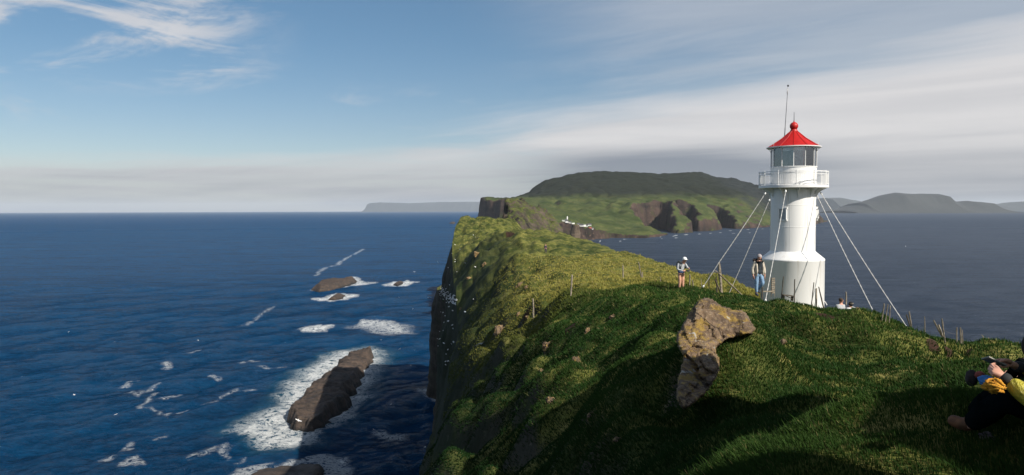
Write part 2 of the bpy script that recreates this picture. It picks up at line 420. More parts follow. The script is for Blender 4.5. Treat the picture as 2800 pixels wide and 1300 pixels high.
coast = [(1470, 2000), (1530, 2060), (1580, 2160), (1640, 2235), (1665, 2330), (1700, 2310), (1763, 2300), (1800, 2430), (1828, 2590),
         (1790, 2700), (1750, 2900), (1733, 3120), (1800, 3320), (1822, 3260), (1838, 2920), (1846, 2740), (1868, 2800), (1886, 2850),
         (1878, 3050), (1852, 3330), (1882, 3330), (1900, 3080), (1905, 2960), (1940, 3020), (1975, 3190), (1978, 3300), (1940, 3640), (1968, 3650), (2000, 3400),
         (2012, 3340), (2060, 3480), (2095, 3650), (2150, 3900), (2230, 4300), (2260, 5200), (2150, 6500), (1500, 6500), (1330, 5200), (1310, 3900), (1316, 3750), (1390, 3600),
         (1425, 3300), (1432, 2900), (1445, 2500), (1455, 2150)]
itop = """1330,546,4600 1400,546,4700 1330,552,5400 1410,550,5400 1428,541,3950 1420,542,4400 1432,538,4650 1440,536,5200 1455,519,4350 2060,516,5200 2095,524,5000 2000,490,5300 1315,541,3850 1360,542,3850 1405,543,3850 1425,544,3750 1440,531,4150 1470,506,4400 1520,493,4600 1560,484,4700 1600,481,4800 1680,480,4900 1750,479,4950 1860,472,4950 1920,470,4900
1952,484,4850 1975,489,4750 2005,488,4650 2025,502,4500 2060,513,4400 2095,521,4300 2150,536,4250 2210,556,4300
1420,549,3500 1500,549,3500 1600,550,3500 1700,550,3500 1800,549,3600 1880,546,3750 1950,545,3900
1445,572,2900 1500,590,2500 1540,605,2300 1580,614,2350 1627,630,2380 1660,636,2430 1700,638,2420 1763,636,2420 1800,635,2600
1700,565,3050 1765,560,3100 1815,559,3180 1738,600,2880 1760,620,2760 1705,590,2900 1600,590,2800 1650,603,2650 1550,575,2900 1600,570,3100
1830,560,3180 1850,588,3000 1868,608,2880 1880,620,2850 1870,550,3450 1895,575,3150 1915,566,3350 1930,585,3180 1962,602,3180 1972,618,3200
1925,549,3700 1960,570,3600 1985,562,3700 2015,592,3480 2055,605,3540 2085,612,3700 2000,520,4150 2050,560,3900 2110,578,4000 2180,590,4200"""
ip = [P(*map(float, t.split(','))) for t in itop.split()]
for px, py, Y in [(1470, 506, 5200), (1600, 481, 5700), (1750, 479, 5800), (1920, 470, 5700), (2025, 502, 5300), (2150, 540, 5000)]:
    q = P(px, py, Y); q[2] *= .55; ip.append(q)
ip = np.array(ip)
irb = RBF(ip[:, :2]/1000, ip[:, 2], 1e-4)
CREST = np.array([(1300, 541), (1425, 541), (1440, 531), (1470, 506), (1520, 493), (1560, 484), (1600, 481), (1750, 478.5), (1800, 475), (1860, 472), (1920, 470), (1952, 484), (1975, 488), (2005, 488), (2025, 502), (2060, 513), (2095, 521), (2150, 537), (2220, 560)], float)
CQ = np.array([P(a, b, 1000.) for a, b in CREST])
def island_top(X, Y):
    z = irb(np.stack([X.ravel(), Y.ravel()], -1)/1000).reshape(X.shape)
    zc = np.interp(X/Y*1000, CQ[:, 0], CQ[:, 2])/1000*4900+np.maximum(0, 4900-Y)*.02      # height of the summit plateau
    z = np.where(Y > 3600, np.minimum(z, zc), z)
    st = (z+90)/22.; stepd = (np.floor(st)+sstep(st-np.floor(st), .25, .75))*22-90   # basalt steps
    k = .62*sstep(perlin(X/300, Y/300, None, 61), -.25, .3)*(1-.8*sstep(z, 60, 130))
    gul = np.maximum(0, .16-np.abs(fbm(X/260+z/220, Y/420, None, 3, 63)))*95*sstep(z, -60, 40)*(1-.85*sstep(z, 80, 140))
    return np.maximum(z*(1-k)+stepd*k-gul+fbm(X/70, Y/70, None, 3, 65)*(7-5*sstep(z, 100, 180)), -82)
def isl_hue(co, col, steep):
    x, y, z = sep(co); n = noise(co, .004, 5, .6); n2 = noise(co, .03, 4, .6)
    up = ss(z+(n-.5)*60+(n2-.5)*25, 48, 92)
    shaded_heath = mix(n2, (.009, .015, .009), (.021, .022, .014))  # dark heath; cloud shadow on the upper slopes painted into its colour
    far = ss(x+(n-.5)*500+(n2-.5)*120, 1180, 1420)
    col = mix(up*steep, col, shaded_heath)
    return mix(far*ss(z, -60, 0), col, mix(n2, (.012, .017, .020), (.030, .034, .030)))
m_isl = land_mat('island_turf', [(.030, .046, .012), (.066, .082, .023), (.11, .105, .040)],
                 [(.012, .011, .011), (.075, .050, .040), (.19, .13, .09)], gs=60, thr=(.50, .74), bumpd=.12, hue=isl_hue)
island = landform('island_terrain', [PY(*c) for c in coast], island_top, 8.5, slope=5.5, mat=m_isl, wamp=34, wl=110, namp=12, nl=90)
tag(island, kind='structure')

# the rocky crest beyond the strait
mid = [(1352, 640), (1362, 560), (1400, 520), (1440, 520), (1480, 560), (1500, 620), (1560, 690), (1575, 760), (1530, 840), (1470, 860), (1400, 820), (1360, 760)]
mt = """1357,597,600 1366,577,640 1375,563,700 1402,559,720 1433,567,720 1464,586,740 1490,606,760 1540,626,800 1400,600,600 1430,610,600 1395,620,560 1460,640,600 1520,660,680 1478,628,700 1452,592,720 1450,612,650 1440,585,680"""
mp_ = np.array([P(*map(float, t.split(','))) for t in mt.split()])
mrb = RBF(mp_[:, :2]/300, mp_[:, 2], 1e-4)
def mid_top(X, Y):
    z = mrb(np.stack([X.ravel(), Y.ravel()], -1)/300).reshape(X.shape)
    return np.clip(z, -85, 10)
m_mid = land_mat('crest_turf', [(.040, .056, .014), (.085, .095, .026), (.14, .125, .048)],
                 [(.022, .020, .018), (.10, .080, .060), (.20, .155, .115)], gs=12, thr=(.58, .80), bumpd=.25)
crest = landform('crest_terrain', [PY(*c) for c in mid], mid_top, 2.0, slope=9, mat=m_mid, wamp=9, wl=40, namp=9, nl=17)
tag(crest, kind='structure')
# sea stack under the village
stk_ = P(1573, 645, 1500)
m_stack = land_mat('stack_rock', [(.05, .06, .02), (.09, .09, .03), (.13, .12, .05)], [(.05, .04, .03), (.15, .115, .085), (.24, .19, .14)], gs=14, thr=(.75, .95), bumpd=.3)
a = np.linspace(0, 2*np.pi, 29)[:-1]
lv = np.linspace(0, 1, 34); stz = P(1573, 613, 1500)[2]
rad = 13.5-5.5*lv; rad[-1] = 1.0
zl = -92+(stz+92)*lv
A, L = np.meshgrid(a, lv); RR = rad[:, None]*(1+.35*fbm(np.cos(A)*1.3, np.sin(A)*1.3, L*4, 4, 71))
SV = np.stack([stk_[0]+RR*np.cos(A), 1500+RR*np.sin(A), zl[:, None]+0*A], -1).reshape(-1, 3)
stack = mesh_np('sea_stack', SV, grid_faces(34, 28, True), m_stack)
tag(stack, 'tall pale brown rock pillar rising before the village cliff', 'sea stack')

# far islands: long ridges 20-25 km off
m_far, b_ = newmat('far_rock'); co_ = objco(); nn = noise(co_, .002, 6, .65)
setp(b_, mix(nn, (.018, .022, .024), (.045, .048, .045)), .95)
def ridge(name, prof, Y, depth):
    pr = np.array(prof, float); px = np.linspace(pr[0, 0], pr[-1, 0], 260)
    py = np.interp(px, pr[:, 0], pr[:, 1]); q = np.array([P(a_, b__, Y) for a_, b__ in zip(px, py)])
    zt = np.maximum(q[:, 2], -H+2)+fbm(q[:, 0]/600, q[:, 0]*0, None, 5, 81)*14
    t = np.array([-1, -.62, -.45, -.38, -.2, 0, .3, 1.]); s = np.array([-.04, .10, .35, .52, .86, 1, .9, -.02])
    rows = []
    for tt, s1 in zip(t, s):
        jx = fbm(q[:, 0]/900, q[:, 0]*0+tt*3, None, 4, 83)*depth*.22*(1-abs(tt))
        rows.append(np.stack([q[:, 0], Y+tt*depth+jx, -H+(zt+H)*np.clip(s1+.1*fbm(q[:, 0]/500, q[:, 0]*0+tt*5, None, 4, 85)*(abs(tt) < .9)*(s1 < 1), -.05, 1)], -1))
    return tag(mesh_np(name, np.concatenate(rows), grid_faces(len(t), 260), m_far), kind='structure')
ridge('far_island_hills', [(2300, 577), (2325, 570), (2342, 562), (2348, 554), (2355, 556), (2377, 550), (2406, 539), (2447, 527), (2500, 530), (2569, 531), (2581, 544), (2597, 553), (2645, 550), (2686, 553), (2705, 566), (2720, 572)], 15000, 1500)
ridge('far_island_hills', [(2255, 541), (2300, 541), (2340, 549), (2370, 560), (2400, 575), (2600, 575), (2640, 562), (2700, 556), (2740, 560), (2790, 552), (2860, 549), (3000, 560)], 27000, 3000)
ridge('far_island_hills', [(1004, 575), (1010, 556), (1040, 554), (1120, 556), (1200, 553), (1290, 552), (1420, 553), (1500, 575)], 42000, 3000)
# ------------------------------------------------------------------ skerries (outlines at the waterline)
Zs = -88.5
def out(pts, z=Zs): return [tuple(PZ(x, y, z)[:2]) for x, y in pts]
def crop8(pts): return [(600+.5686*x, 620+.5686*y) for x, y in pts]
sk_main = crop8([(285, 925), (330, 870), (385, 815), (440, 762), (500, 722), (540, 685), (560, 655), (610, 628), (680, 612), (735, 600), (768, 610), (750, 655), (715, 715), (680, 765), (648, 805), (640, 850), (600, 900), (540, 945), (480, 975), (420, 980), (360, 978), (300, 955)])
sk_a = crop8([(438, 301), (475, 275), (520, 266), (575, 264), (610, 254), (640, 247), (664, 258), (640, 270), (600, 283), (540, 303), (480, 309)])
sk_b = crop8([(524, 348), (545, 332), (575, 324), (606, 330), (590, 341), (550, 349)])
sk_c = crop8([(836, 276), (850, 265), (885, 263), (878, 272), (855, 279)])
sk_d = [(660, 1330), (680, 1296), (705, 1283), (783, 1274), (843, 1263), (880, 1276), (890, 1330)]
sk_e = [(1228, 611), (1236, 608), (1246, 609), (1240, 613)]
m_sk, b_ = newmat('skerry_basalt'); co_ = objco(); n_1 = noise(co_, .12, 6, .7); n_2 = noise(co_, 1.1, 6, .78); x_, y_, z_ = sep(co_)
n_3 = noise(co_, .25, 5, .7, .5, stretch=(.5, 1.8, 2.0))
rc = mix(ss(n_1*.5+n_3*.5, .38, .64), (.022, .017, .014), (.095, .064, .046)); rc = mix(ss(n_2, .55, .75), rc, (.13, .095, .07))
rc = mix(ss(z_+(n_1-.5)*3, -90, -88.2), (.010, .009, .008), rc)
setp(b_, rc, .7, bump(n_2*.5+n_3*1.2+n_1*.6, 1.0, 1.2))
def skerry(poly, h, res, slope, label, warp_=3, nl=9, namp=1.):
    res *= .7
    pl = np.array(out(poly)); cx = pl.mean(0)
    top = lambda X, Y: -H+h*(1+.22*perlin(X/25, Y/25, None, 91)+.10*np.abs(perlin(X/7, Y/7, None, 93))-.30*np.abs(perlin(X/3.1, Y/3.1, None, 94))-.15*np.abs(perlin(X/1.3, Y/1.3, None, 95)))
    o = landform('skerry', pl, top, res, slope=slope, mat=m_sk, wamp=warp_, wl=12, namp=namp, nl=nl, round_=1 if h < 5 else 0, cl=.12, inset=3.2 if nl == 10 and h > 5 else 0)
    return tag(o, label, 'sea rock', 'bare rocks standing in the surf')
skerry(sk_main, 6.0, .9, 2.6, 'largest bare brown rock in the sea, long and ringed by white surf', 4, 10, 2.2)
skerry(sk_a, 6.5, 1.3, 1.0, 'low dark humped rock with spray breaking at its far end', 3, 12, 1.2)
skerry(sk_b, 4, 1.0, 1.0, 'small jagged rock in a white ring of surf just below the humped rock', 3, 8, 1)
skerry(sk_c, 3, 1.0, 1.0, 'tiny rock barely breaking the surf right of the humped rock', 2, 8, 1)
skerry(sk_d, 2.6, 1.0, 1.2, 'dark rock cut off by the bottom of the picture', 3, 10, 1.2)
skerry(sk_e, 7, 2.5, .8, 'far small rock close left of the cliff top, near the horizon', 4, 20, 1)

# ------------------------------------------------------------------ sea
az_ = np.concatenate([np.linspace(-180, -48, 34)[:-1], np.linspace(-48, 48, 1000), np.linspace(48, 180, 34)[1:-1]])
rr = 1/np.linspace(1/70., 1/2200., 640); rr = np.concatenate([[20.], rr, np.exp(np.linspace(math.log(2230), math.log(60000), 110))])
drr = np.gradient(rr)
A, RR = np.meshgrid(np.radians(az_), rr); DR = np.repeat(drr[:, None], A.shape[1], 1)
SX = RR*np.sin(A); SY = RR*np.cos(A)
hz = np.zeros_like(SX); r_ = np.random.default_rng(3)
calm = 1-.35*sstep(SX/np.maximum(SY, 1), .05, .3)
for i in range(34):
    lam = 5.*(1.13**i) if i < 22 else 6+r_.random()*60
    th = R(-62)+r_.normal()*.42                       # swell direction
    kx, ky = math.sin(th)*2*math.pi/lam, math.cos(th)*2*math.pi/lam
    am = .021*lam**.55*(.6+.8*r_.random())*(1-sstep(DR*2.2/lam, .6, 1.2))
    ph = SX*kx+SY*ky+r_.random()*6.28+1.3*perlin(SX/(lam*6), SY/(lam*6), None, 100+i)
    hz += am*(np.sin(ph)+.25*np.sin(2*ph+.6))*calm
# foam field
foam = np.zeros_like(SX)
fm = (RR < 4500)
fx, fy = SX[fm], SY[fm]; ff = np.zeros(fx.shape)
wxx = fx+6*fbm(fx/18, fy/18, None, 4, 111, .6); wyy = fy+8*fbm(fx/18+9, fy/18, None, 4, 113, .6)
def foam_poly(poly, width, k=1.0, z=-H):
    pl = np.array(out(poly, z)); sd = poly_sd(wxx, wyy, pl)
    return k*np.clip(1+sd/width, 0, 1)
ring = crop8([(100, 990), (150, 930), (230, 880), (300, 850), (330, 800), (340, 740), (420, 690), (500, 640), (560, 600), (640, 580), (715, 580), (745, 597),
              (800, 610), (780, 660), (740, 720), (720, 770), (690, 810), (650, 860), (615, 895), (560, 950), (490, 970), (455, 1000), (420, 1035), (330, 1055), (230, 1055), (190, 1030), (180, 990)])
inner = crop8([(120, 985), (200, 940), (290, 880), (350, 830), (380, 760), (460, 690), (540, 640), (620, 600), (730, 600), (745, 640), (690, 740), (650, 820), (600, 900), (500, 965), (440, 1000), (380, 1030), (250, 1040), (230, 1000), (170, 990)])
ff = np.maximum(ff, foam_poly(ring, 10, .40)); ff = np.maximum(ff, foam_poly(inner, 9, .92))
for pts, wd, kk in [(crop8([(435, 308), (470, 300), (560, 290), (575, 258), (640, 240), (690, 262), (750, 273), (680, 280), (600, 288), (480, 310)]), 7, .95),
                (crop8([(450, 349), (520, 340), (560, 324), (660, 325), (640, 338), (590, 350), (540, 360)]), 7, 1.),
                (crop8([(790, 286), (840, 268), (900, 261), (940, 268), (900, 280), (850, 285)]), 7, 1.),
                (crop8([(403, 500), (420, 480), (470, 473), (540, 480), (500, 495), (440, 506)]), 6, 1.),
                (crop8([(680, 470), (700, 455), (790, 450), (830, 465), (880, 490), (860, 512), (800, 495), (740, 488)]), 8, .9),
                (crop8([(640, 480), (700, 470), (900, 480), (900, 515), (800, 515)]), 14, .55),
                (crop8([(990, 800), (1030, 790), (1060, 815), (1100, 830), (1090, 845), (1040, 825)]), 8, .9),
                (crop8([(775, 985), (810, 980), (860, 1005), (845, 1028), (820, 1010)]), 7, .7),
                ([(770, 1275), (800, 1262), (870, 1250), (920, 1252), (935, 1300), (900, 1340), (860, 1300)], 6, .8),
                ([(600, 1330), (650, 1300), (690, 1275), (720, 1268), (700, 1300), (660, 1340)], 6, .7),
                ([(1221, 613), (1230, 610), (1250, 611), (1246, 614)], 20, 1.)]:
    ff = np.maximum(ff, foam_poly(pts, wd*.8, kk*.9))
def foam_line(pts, width, k):
    global ff
    pl = np.array(out(pts, -H))
    for a_, b__ in zip(pl[:-1], pl[1:]):
        e_ = b__-a_; t = np.clip(((wxx-a_[0])*e_[0]+(wyy-a_[1])*e_[1])/(e_@e_), 0, 1)
        d_ = np.hypot(wxx-a_[0]-t*e_[0], wyy-a_[1]-t*e_[1]); ff = np.maximum(ff, k*.82*np.clip(1-d_/(width*.62), 0, 1))
c5 = lambda pts: [(.602*x, 580+.602*y) for x, y in pts]
for pts, wd, kk in [(c5([(555, 800), (600, 770), (635, 765)]), 5, .62), (c5([(610, 815), (640, 835), (690, 790)]), 7, .55), (c5([(735, 850), (820, 830)]), 5, .68), (c5([(660, 890), (700, 840), (715, 825)]), 5, .62),
                (c5([(700, 885), (730, 905), (780, 935)]), 5, .58), (c5([(740, 715), (765, 685)]), 7, .7), (c5([(950, 745), (1005, 755)]), 5, .68), (c5([(1075, 690), (1165, 680)]), 5, .68), (c5([(1160, 705), (1300, 700)]), 6, .55),
                (c5([(1010, 835), (1080, 805), (1140, 802)]), 5, .62), (c5([(445, 1145), (495, 1120)]), 5, .68), (c5([(560, 1100), (630, 1050)]), 4, .6), (c5([(565, 1130), (600, 1160), (625, 1160)]), 5, .66), (c5([(720, 1030), (760, 1010)]), 4, .55),
                (c5([(840, 1120), (1010, 1070), (1030, 1110)]), 5, .58), (c5([(865, 640), (900, 630)]), 8, .6), (c5([(1080, 520), (1120, 510), (1240, 430)]), 8, .55), (c5([(1440, 290), (1450, 270), (1490, 250), (1530, 240), (1590, 200), (1650, 170)]), 12, .62),
                (c5([(1995, 170), (2060, 168)]), 14, .7), (c5([(930, 880), (1000, 850)]), 5, .5), (c5([(800, 930), (850, 900)]), 4, .55), (c5([(1080, 1140), (1110, 1110)]), 4, .5),
                ([(1640, 660), (1665, 662)], 7, 1.), ([(1675, 657), (1700, 661)], 7, .9), ([(1700, 655), (1760, 656)], 7, .9), ([(1780, 650), (1850, 646)], 12, .8), ([(1840, 645), (1890, 641)], 14, .9), ([(1890, 642), (1980, 636)], 14, .85), ([(1960, 632), (2060, 630)], 16, .8), ([(2020, 629), (2100, 626)], 16, .7), ([(1810, 653), (1870, 650)], 12, .8), ([(1975, 640), (2050, 637)], 14, .7)]:
    foam_line(pts, wd, kk)
foam[fm] = ff
turq = np.zeros_like(foam); turq[fm] = foam_poly(ring, 12, .8)
SV = np.stack([SX, SY, hz-H], -1).reshape(-1, 3)
m_sea, b_ = newmat('sea_water'); co = objco(); x_, y_, z_ = sep(co)
dist = E.m('SQRT', x_*x_+y_*y_)
w1 = noise(co, .33, 5, .66, .5, stretch=(.75, 1.5, 1)); w2 = noise(co, .9, 4, .6, .4, stretch=(.8, 1.5, 1)); w3 = noise(co, .055, 4, .6, .5, stretch=(.5, 1.5, 1))
f1 = noise(co, .28, 7, .72, .8); f2 = voro(co, .35, 'F1'); f3 = noise(co, 1.7, 5, .75)
fa = attr('foam'); tq = attr('turq')
cell = ss(E.m('ABSOLUTE', f1-.5), .0, .10)                    # lacy holes in thin foam
fo = ss(fa+(f1-.5)*1.7+(f3-.5)*1.0, .74, .96)
lace = ss(fa+(f3-.5)*.4, .12, .6)*(1.0-cell)*.7
# scattered whitecaps
cap = ss(w3*.45+w1*.55, .655, .69)*ss(f3, .42, .55)*.9*(1.0-ss(dist, 700, 2600))
fo = E.m('MAXIMUM', E.m('MAXIMUM', fo, lace), cap).clamp()
deep = mix(w3, (.0015, .022, .060), (.003, .036, .088))
body = mix(tq*.45, deep, (.012, .105, .130))
col = mix(fo, body, (.70, .72, .72))
bs = 1.0/(1.0+dist*.0006)
hgt = w1*2.6+w2*2.4+w3*1.0
bn = E.nt.nodes.new('ShaderNodeBump'); bn.inputs['Distance'].default_value = 1.5; E.nt.links.new(hgt.s, bn.inputs['Height']); E.nt.links.new((bs*1.0).s, bn.inputs['Strength'])
dfs = E.nt.nodes.new('ShaderNodeBsdfDiffuse'); E.nt.links.new(mix(fo, mix(tq*.4, mix(ss(w1*.45+w3*.27+noise(co, .016, 4, .6, .4, stretch=(.4, 1.7, 1))*.28, .36, .64), mix(ss(x_, 10, 120), (.0005, .022, .068), (.024, .036, .058)), mix(ss(x_, 10, 120), (.001, .066, .178), (.056, .072, .102))), (.012, .13, .17)), (.72, .74, .74)).s, dfs.inputs[0]); E.nt.links.new(bn.outputs[0], dfs.inputs['Normal'])  # ripple reflections, and cloud grey on the right, painted into the colour
mxs = E.nt.nodes.new('ShaderNodeMixShader'); mxs.inputs[0].default_value = .76
E.nt.links.new(b_.outputs[0], mxs.inputs[1]); E.nt.links.new(dfs.outputs[0], mxs.inputs[2]); E.nt.links.new(mxs.outputs[0], E.nt.nodes['Material Output'].inputs[0])
setp(b_, col, fo*.6+.12+ss(dist, 300, 6000)*.22, E(bn.outputs[0]), IOR=1.33, Specular_IOR_Level=.5)
sea = mesh_np('sea_water', SV, grid_faces(*SX.shape), m_sea, attrs={'foam': foam.ravel(), 'turq': turq.ravel()})
tag(sea, kind='structure')
# ------------------------------------------------------------------ small-object builders
from mathutils.bvhtree import BVHTree
class MB:
    def __init__(s): s.v = []; s.f = []
    def add(s, v, f): n = len(s.v); s.v += [tuple(p) for p in v]; s.f += [tuple(i+n for i in q) for q in f]; return s
    def tube(s, pts, rad, n=8, cap=True, flat=1.0):
        pts = [Vector(p) for p in pts]; k = len(pts)
        rad = [rad]*k if not hasattr(rad, '__len__') else rad
        V = []; F = []; up = Vector((.13, .21, 1)).normalized()
        for i, p in enumerate(pts):
            t = (pts[min(i+1, k-1)]-pts[max(i-1, 0)]).normalized()
            a = t.cross(up if abs(t.dot(up)) < .95 else Vector((1, 0, 0))).normalized(); b = t.cross(a)
            for j in range(n):
                q = 2*math.pi*j/n; V.append(p+a*math.cos(q)*rad[i]+b*math.sin(q)*rad[i]*flat)
        for i in range(k-1):
            for j in range(n): F.append((i*n+j, i*n+(j+1) % n, (i+1)*n+(j+1) % n, (i+1)*n+j))
        if cap: F.append(tuple(range(n-1, -1, -1))); F.append(tuple((k-1)*n+j for j in range(n)))
        return s.add(V, F)
    def lathe(s, prof, n=48, c=(0, 0), a0=0., a1=2*math.pi):
        full = abs(a1-a0-2*math.pi) < 1e-6; m = n if full else n+1
        V = []; F = []
        for r, z in prof:
            for j in range(m):
                q = a0+(a1-a0)*j/n; V.append((c[0]+r*math.cos(q), c[1]+r*math.sin(q), z))
        for i in range(len(prof)-1):
            for j in range(n): F.append((i*m+j, i*m+(j+1) % m, (i+1)*m+(j+1) % m, (i+1)*m+j))
        return s.add(V, F)
    def box(s, c, sz, M=None):
        V = [Vector((x*sz[0]/2, y*sz[1]/2, z*sz[2]/2)) for x in (-1, 1) for y in (-1, 1) for z in (-1, 1)]
        if M is not None: V = [M @ v for v in V]
        V = [v+Vector(c) for v in V]
        return s.add(V, [(0, 1, 3, 2), (4, 6, 7, 5), (0, 4, 5, 1), (2, 3, 7, 6), (0, 2, 6, 4), (1, 5, 7, 3)])
    def blob(s, c, r, amp=.2, fr=1.5, seed=0, sub=3, M=None, flat=0.):
        bm = bmesh.new(); bmesh.ops.create_icosphere(bm, subdivisions=sub, radius=1)
        P0 = np.array([v.co[:] for v in bm.verts]); d = 1+amp*fbm(P0[:, 0]*fr+seed*3.1, P0[:, 1]*fr, P0[:, 2]*fr, 4, seed, .55)*2
        if flat: d = d-flat*np.abs(perlin(P0[:, 0]*fr*.8+seed, P0[:, 1]*fr*.8, P0[:, 2]*fr*.8, seed+3))
        P0 = P0*d[:, None]*np.array(r)
        if M is not None: P0 = P0 @ np.array(M.to_3x3()).T
        V = P0+np.array(c); F = [[v.index for v in f.verts] for f in bm.faces]; bm.free()
        return s.add(V, F)
    def build(s, name, mat, parent=None, smooth=True, loc=None):
        me = bpy.data.meshes.new(name)
        vs = s.v if loc is None else [tuple(Vector(v)-Vector(loc)) for v in s.v]
        me.from_pydata(vs, [], s.f); me.update()
        bm = bmesh.new(); bm.from_mesh(me); bmesh.ops.recalc_face_normals(bm, faces=bm.faces); bm.to_mesh(me); bm.free()
        me.materials.append(mat)
        if smooth: me.polygons.foreach_set('use_smooth', [True]*len(me.polygons)); 
        if smooth == 'auto': me.set_sharp_from_angle(angle=R(38))
        o = bpy.data.objects.new(name, me); C.objects.link(o)
        if loc is not None: o.location = loc
        if parent: o.parent = parent
        return o
def simple(name, col, rough=.6, var=.15, sc=6, bd=0., **kw):
    m, b = newmat(name); co = objco(); n = noise(co, sc, 5, .65)
    c2 = tuple(c*(1-var*1.6) for c in col); c3 = tuple(min(1, c*(1+var)) for c in col)
    setp(b, mix(ss(n, .3, .7), c2, c3), rough, bump(n, .5, bd) if bd else None, **kw); return m
def skin(name, chains, mat, parent=None, sub=1, extra=None):
    """grow one surface round joint chains [(x,y,z,r),...]; equal coordinates are shared joints"""
    key = {}; vs = []; rs = []; es = []
    for ch in chains:
        last = None
        for x, y, z, r in ch:
            k = (round(x, 4), round(y, 4), round(z, 4))
            if k not in key: key[k] = len(vs); vs.append((x, y, z)); rs.append(r)
            i = key[k]
            if last is not None and last != i: es.append((last, i))
            last = i
    me = bpy.data.meshes.new(name); me.from_pydata(vs, es, [])
    o = bpy.data.objects.new(name, me); C.objects.link(o)
    md = o.modifiers.new('skin', 'SKIN'); md.use_smooth_shade = True
    for i, sv in enumerate(me.skin_vertices[0].data): sv.radius = (rs[i], rs[i]); sv.use_root = (i == 0)
    s2 = o.modifiers.new('sub', 'SUBSURF'); s2.levels = s2.render_levels = sub
    dg = bpy.context.evaluated_depsgraph_get(); dg.update()
    me2 = bpy.data.meshes.new_from_object(o.evaluated_get(dg)); o.modifiers.clear(); o.data = me2; me2.name = name
    bpy.data.meshes.remove(me)
    if extra:
        bm = bmesh.new(); bm.from_mesh(me2)
        for mb in extra:
            vv = [bm.verts.new(v) for v in mb.v]
            for f in mb.f:
                try: bm.faces.new([vv[i] for i in f])
                except ValueError: pass
        bm.to_mesh(me2); bm.free()
    me2.materials.clear(); me2.materials.append(mat)
    me2.polygons.foreach_set('use_smooth', [True]*len(me2.polygons))
    if parent: o.parent = parent
    return o
def head_mb(c, yaw=0., pitch=0., s=1.0):
    """a head facing -Y: skull, brow, nose, lips, chin and ears"""
    n, m = 20, 16; V = []; F = []
    for i in range(m+1):
        t = math.pi*i/m; z = math.cos(t); r = math.sin(t)
        for j in range(n):
            q = 2*math.pi*j/n; x = r*math.sin(q)*.078; y = -r*math.cos(q)*.096; zz = z*.118
            if z < 0: x *= 1+z*.30; y = y*(1+z*.12)-max(0, -z)*.010*(y < 0)
            f = max(0, math.cos(q))**6*r
            g = lambda a, w: math.exp(-((z-a)/w)**2)
            y -= .024*f*max(0, math.cos(q))**20*g(-.12, .16); y += .010*max(0, math.cos(q-.42))**30*g(.10, .12)+.010*max(0, math.cos(q+.42))**30*g(.10, .12)
            y -= .007*f*g(-.42, .07)+.008*f*g(-.72, .12)
            V.append((x, y, zz))
    for i in range(m):
        for j in range(n): F.append((i*n+j, i*n+(j+1) % n, (i+1)*n+(j+1) % n, (i+1)*n+j))
    mb = MB().add(V, F)
    for sx in (-1, 1): mb.blob((sx*.080, .006, -.005), (.012, .022, .032), .1, 2, 3, 1)
    M = Matrix.Rotation(yaw, 4, 'Z') @ Matrix.Rotation(pitch, 4, 'X')
    mb.v = [tuple(M @ Vector(v)*s+Vector(c)) for v in mb.v]; return mb
def hand_chains(w, d, side, r=.011, curl=.5, pn=(0, -1, 0), s=1.0):
    """palm and five fingers from the wrist w along d; side = direction of the thumb"""
    w = Vector(w); d = Vector(d).normalized(); t = Vector(side); t = (t-d*t.dot(d)).normalized(); p = d.cross(t)
    p = p if p.dot(Vector(pn)) > 0 else -p
    W = lambda v, rr: (v.x, v.y, v.z, rr)
    palm = w+d*.045*s; kn = w+d*.085*s; ch = [[W(w, .024*s), W(palm, .028*s), W(kn, .020*s)]]
    for i, (off, ln) in enumerate(((.030, .072), (.010, .080), (-.011, .075), (-.031, .060))):
        a = w+d*.092*s+t*off*s; c1 = curl*(.8+.15*i)
        b = a+(d*math.cos(c1)+p*math.sin(c1))*ln*.5*s; e = b+(d*math.cos(c1*2)+p*math.sin(c1*2))*ln*.5*s
        ch.append([W(palm, .028*s), W(a, r*s), W(b, r*.92*s), W(e, r*.78*s)])
    th = palm+t*.030*s; ch.append([W(palm, .028*s), W(th, .013*s), W(th+(d*.8+t*.5+p*.3).normalized()*.032*s, .012*s), W(th+(d*.9+t*.35+p*.5).normalized()*.058*s, .010*s)])
    return ch

m_white = simple('white_paint', (.73, .73, .72), .38, .03, 3, .004)
m_wood = simple('weathered_wood', (.26, .22, .165), .85, .35, 14, .01)
m_wood_d = simple('dark_wet_wood', (.09, .075, .055), .85, .35, 14, .01)
m_skin = simple('human_skin', (.52, .27, .19), .55, .08, 12)
bvh_head = BVHTree.FromPolygons([tuple(v) for v in V.reshape(-1, 3)], [tuple(f) for f in grid_faces(nr, nc).tolist()])
def cast(px, py, tree=bvh_head):
    d = Vector(ray(px, py)).normalized(); r = tree.ray_cast(Vector((0, 0, 0)), d); return r[0], r[1]
def down(x, y, tree=bvh_head):
    r = tree.ray_cast(Vector((x, y, 400)), Vector((0, 0, -1))); return r[0]
# ------------------------------------------------------------------ lighthouse
LY = 37.0; U = LY/2000
Zr = lambda py: P(2166, py, LY)[2]
lc = P(2167, 700, LY); LX = lc[0]
gzL = min(gz(LX+dx_, LY+dy_) for dx_ in (-1.5, 0, 1.5) for dy_ in (-1.5, 0, 1.5))-.3
lh = empty('lighthouse', (LX, LY, gzL)); tag(lh, 'round white lighthouse with red roof and railed gallery on the grassy hill', 'lighthouse')
def L(mb, name, mat, parent=lh, smooth='auto'):
    mb.v = [(x, y, z-gzL) for x, y, z in mb.v]; return mb.build(name, mat, parent, smooth)
